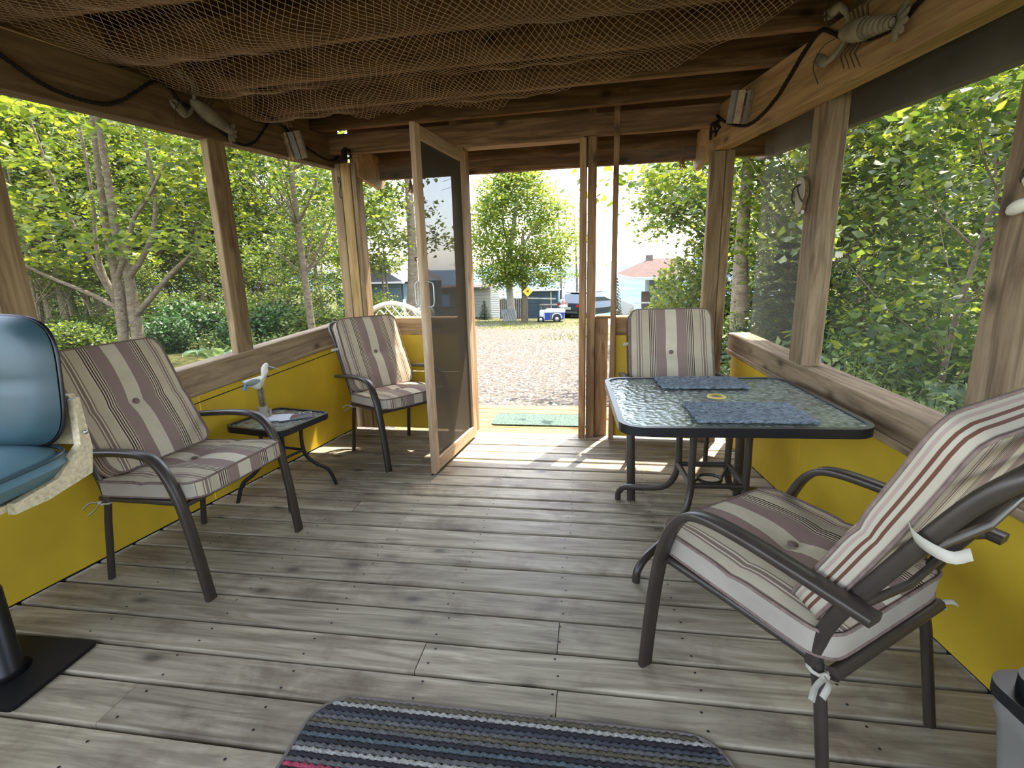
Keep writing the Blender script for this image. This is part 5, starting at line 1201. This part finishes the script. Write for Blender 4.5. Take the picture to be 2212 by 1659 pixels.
mb = MB(); mb.box((-.15, .5, .80), (.9, .4, .07)); mb.box((-.55, .5, .6), (.1, .3, .4)); mb.box((-.18, .45, .70), (.34, .1, .14)); mb.tube([(.35, .5, .8), (.35, .5, .3)], .03, 6); tag(build(mb, 'garden_bench', M['fencegrey'], None, T(-2.0, 26.5, -1.55)), 'low grey bench behind the blue and white cart', 'bench')
fp = thing('lawn_ornament', 'white and pink lawn ornament on a thin pole behind the cart', 'ornament', T(-1.40, 26.9, -1.6))
mb = MB(); mb.ell((-1.42, 26.9, -.58), (.12, .12, .13)); mb.ell((-1.35, 26.9, -.84), (.24, .2, .12)); build(mb, 'figure', M['white'], fp)
mb = MB(); mb.ell((-1.34, 26.82, -.60), (.09, .09, .11)); mb.ell((-1.18, 26.85, -.72), (.10, .05, .03)); build(mb, 'pink_part', M['redwhite'], fp)
mb = MB(); mb.tube([(-1.30, 26.95, -1.7), (-1.30, 26.95, .6)], .02, 6); build(mb, 'thin_pole', M['white'], fp)
# dark car seen from its rear corner
CM = T(.12, 31.6, -1.88) @ Matrix.Rotation(math.radians(-38), 4, 'Z')     # local +Y is forward
cr = thing('parked_car', 'dark blue car seen from behind, parked beyond the door frame', 'car', CM)
def carloft(prof, mat, name):
    mb = MB(); rings = []
    for y, hw_, zb, zt, tw in prof: rings += [(-hw_, y, zb), (-hw_ * 1.02, y, (zb + zt) / 2), (-tw, y, zt), (tw, y, zt), (hw_ * 1.02, y, (zb + zt) / 2), (hw_, y, zb)]
    k = len(prof); mb.add(rings, [(i * 6 + j, i * 6 + (j + 1) % 6, (i + 1) * 6 + (j + 1) % 6, (i + 1) * 6 + j) for i in range(k - 1) for j in range(6)] + [tuple(range(6))[::-1], tuple(range((k - 1) * 6, k * 6))], 0, False); return build(mb, name, M[mat], cr, CM)
carloft([(-2.2, .78, .42, .62, .72), (-2.15, .88, .30, .98, .82), (-1.4, .90, .28, 1.02, .86), (.9, .90, .28, 1.0, .85), (2.0, .86, .30, .86, .78), (2.2, .74, .40, .74, .66)], 'carpaint', 'body')
carloft([(-2.05, .80, .98, 1.0, .80), (-1.65, .76, 1.0, 1.50, .62), (-.6, .76, 1.0, 1.58, .64), (.35, .76, 1.0, 1.50, .62), (1.1, .80, .98, 1.0, .78)], 'carglass', 'window_glass')
mb = MB(); mb.box((0, -.65, 1.57), (1.22, 1.9, .05)); build(mb, 'car_roof', M['carpaint'], cr, CM)
for s in (-1, 1):
    mb = MB(); mb.box((s * .72, -2.14, .86), (.22, .08, .16)); build(mb, 'tail_lamp', M['red'], cr, CM)
    for y in (-1.4, 1.4):
        mb = MB(); mb.lathe([(0, -.1), (.22, -.1), (.33, -.09), (.33, .09), (.22, .1), (0, .1)], 18, T(s * .82, y, .33) @ Matrix.Rotation(PI / 2, 4, 'Y')); w_ = build(mb, 'wheel', M['tyre'], cr, CM)
        mb = MB(); mb.lathe([(0, .115), (.17, .11), (.18, .1)], 14, T(s * .82, y, .33) @ Matrix.Rotation(PI / 2 * s, 4, 'Y')); build(mb, 'hub', M['chrome'], w_, CM)
mb = MB(); mb.box((0, -2.19, .70), (.42, .02, .15)); build(mb, 'number_plate', M['white'], cr, CM)
mb = MB(); mb.box((0, -2.20, .48), (1.5, .08, .10)); build(mb, 'bumper_trim', M['cartgrey'], cr, CM)
# white boat on the grass in front of the porch house
bt = thing('white_boat', 'small upturned white boat on the grass before the porch house', 'boat', T(.95, 22.5, -1.3))
mb = MB(); rings = []
for i in range(9):
    u = i / 8; w_ = .55 * math.sin(PI * (.12 + .8 * u)) ** .6; h_ = .28 * math.sin(PI * (.15 + .75 * u))
    for a in np.linspace(0, PI, 8): rings.append((-.1 + 1.9 * u, 22.5 - w_ * math.cos(a), -1.33 + h_ * math.sin(a)))
mb.add(rings, [(i * 8 + j, i * 8 + j + 1, (i + 1) * 8 + j + 1, (i + 1) * 8 + j) for i in range(8) for j in range(7)], 0, True); build(mb, 'hull', M['white'], bt)
mb = MB(); mb.tube([(-.1 + 1.9 * u, 22.5, -1.32 + .29 * math.sin(PI * (.15 + .75 * u))) for u in np.linspace(0, 1, 9)], .03, 6); build(mb, 'keel', M['fencegrey'], bt)
mb = MB(); mb.tube(smooth([(-.38, 24.9, -1.5), (-.36, 24.9, -.3), (-.28, 24.9, -.12), (-.16, 24.9, -.25), (-.13, 24.9, -1.0)], 5), .07, 8); tag(build(mb, 'white_arch_pipe', M['white']), 'bent white pipe standing before the dark car', 'pipe')
# white porch house with hipped roof
gh = thing('porch_house', 'white porch house with hipped roof and railing above the sea', 'house', T(2.6, 24, -1.4))
P0, P1, P2 = Vector((2.05, 24.0, 0)), Vector((1.62, 28.6, 0)), Vector((5.2, 24.2, 0))      # near corner, far corner of the open side, end of the front
mb = MB(); mb.add([(1.42, 29.2, .74), (1.86, 23.7, .64), (5.5, 23.9, .60), (5.5, 29.4, .70), (2.95, 26.6, 1.50), (4.6, 26.7, 1.5)], [(0, 1, 4), (1, 2, 5, 4), (2, 3, 5), (3, 0, 4, 5), (3, 2, 1, 0)]); build(mb, 'hipped_roof', M['roofshingle'], gh)
beam('fascia', (1.42, 29.2, .70), (1.86, 23.7, .60), .05, .13, M['white'], gh); beam('fascia', (1.86, 23.7, .60), (5.5, 23.9, .56), .05, .13, M['white'], gh)
mb = MB(); mb.box((2.95, 26.55, 1.45), (.34, .34, .45)); build(mb, 'chimney', M['fencegrey'], gh)
mb = MB(); mb.prism([(2.05, 24.0), (5.2, 24.2), (5.2, 28.9), (1.62, 28.6)], -1.5, -1.2); build(mb, 'porch_deck', M['white'], gh)
mb = MB(); mb.box((3.75, 26.6, -.3), (1.5, .1, 1.9)); mb.box((3.05, 27.6, -.3), (.08, 2.0, 1.9)); build(mb, 'inner_wall', M['gazint'], gh)
for k in range(7): p = P0.lerp(P1, k / 6); beam('porch_post', (p.x, p.y, -1.3), (p.x, p.y, .60), .10, .10, M['white'], gh)
for x in (3.35, 5.1): beam('porch_post', (x, 24.05, -1.3), (x, 24.05, .58), .10, .10, M['white'], gh)
for k in range(6):
    p, q = P0.lerp(P1, k / 6), P0.lerp(P1, (k + 1) / 6); c = (p + q) / 2
    beam('lower_panel', (p.x, p.y, -.95), (q.x, q.y, -.95), .04, .7, M['white'], gh)
beam('top_rail', (2.05, 24.0, -.50), (3.35, 24.05, -.50), .05, .06, M['white'], gh); beam('bottom_rail', (2.05, 24.0, -1.12), (3.35, 24.05, -1.12), .05, .06, M['white'], gh)
for k in range(14): x = 2.14 + k * .085; beam('baluster', (x, 24.02, -1.12), (x, 24.02, -.50), .035, .03, M['white'], gh)
pf = thing('porch_clutter_chair', 'brown chair standing on the deck of the white porch house', 'chair', T(2.75, 25.0, -1.22))
mb = MB(); mb.box((2.75, 25.0, -.78), (.5, .5, .08)); mb.box((2.75, 25.25, -.40), (.5, .07, .7), Matrix.Rotation(-.25, 3, 'X'))
for a in (-.2, .2):
    for b in (-.2, .2): mb.tube([(2.75 + a, 25 + b, -1.22), (2.75 + a, 25 + b, -.78)], .03, 6)
build(mb, 'chair_body', plain('brown chair wood', srgb(92, 76, 64), .7), pf)
for x, y, l, mm in ((1.92, 23.6, 'pink and white flower pot before the porch house railing', 'redwhite'), (2.08, 23.55, 'teal flower pot before the porch house railing', 'birdblue')):
    p_ = thing('flower_pot', l, 'flower pot', T(x, y, -1.4)); mb = MB(); mb.lathe([(0, 0), (.13, 0), (.18, .3), (.16, .3), (0, .27)], 14); build(mb, 'pot', M[mm], p_, W[p_.name])
    me = leaf_mesh('flowers', blob(120, (0, 0, .45), .22, 1.0), .07, M['leafautumn'] if mm == 'redwhite' else M['leafbirch']); o = obj('flowers', me, p_, W[p_.name]); o['kind'] = 'stuff'
# utility line over the yard
for k, (z0, z1) in enumerate(((5.6, 7.4), (5.2, 6.9))):
    mb = MB(); mb.tube([(-7.5 + 7 * t, 26.5 - 4 * t, z0 + (z1 - z0) * t - .3 * math.sin(PI * t)) for t in np.linspace(0, 1, 12)], .010, 5); tag(build(mb, 'overhead_wire', M['black']), 'thin dark overhead wire crossing the sky above the birch', 'wire', 'overhead wires')
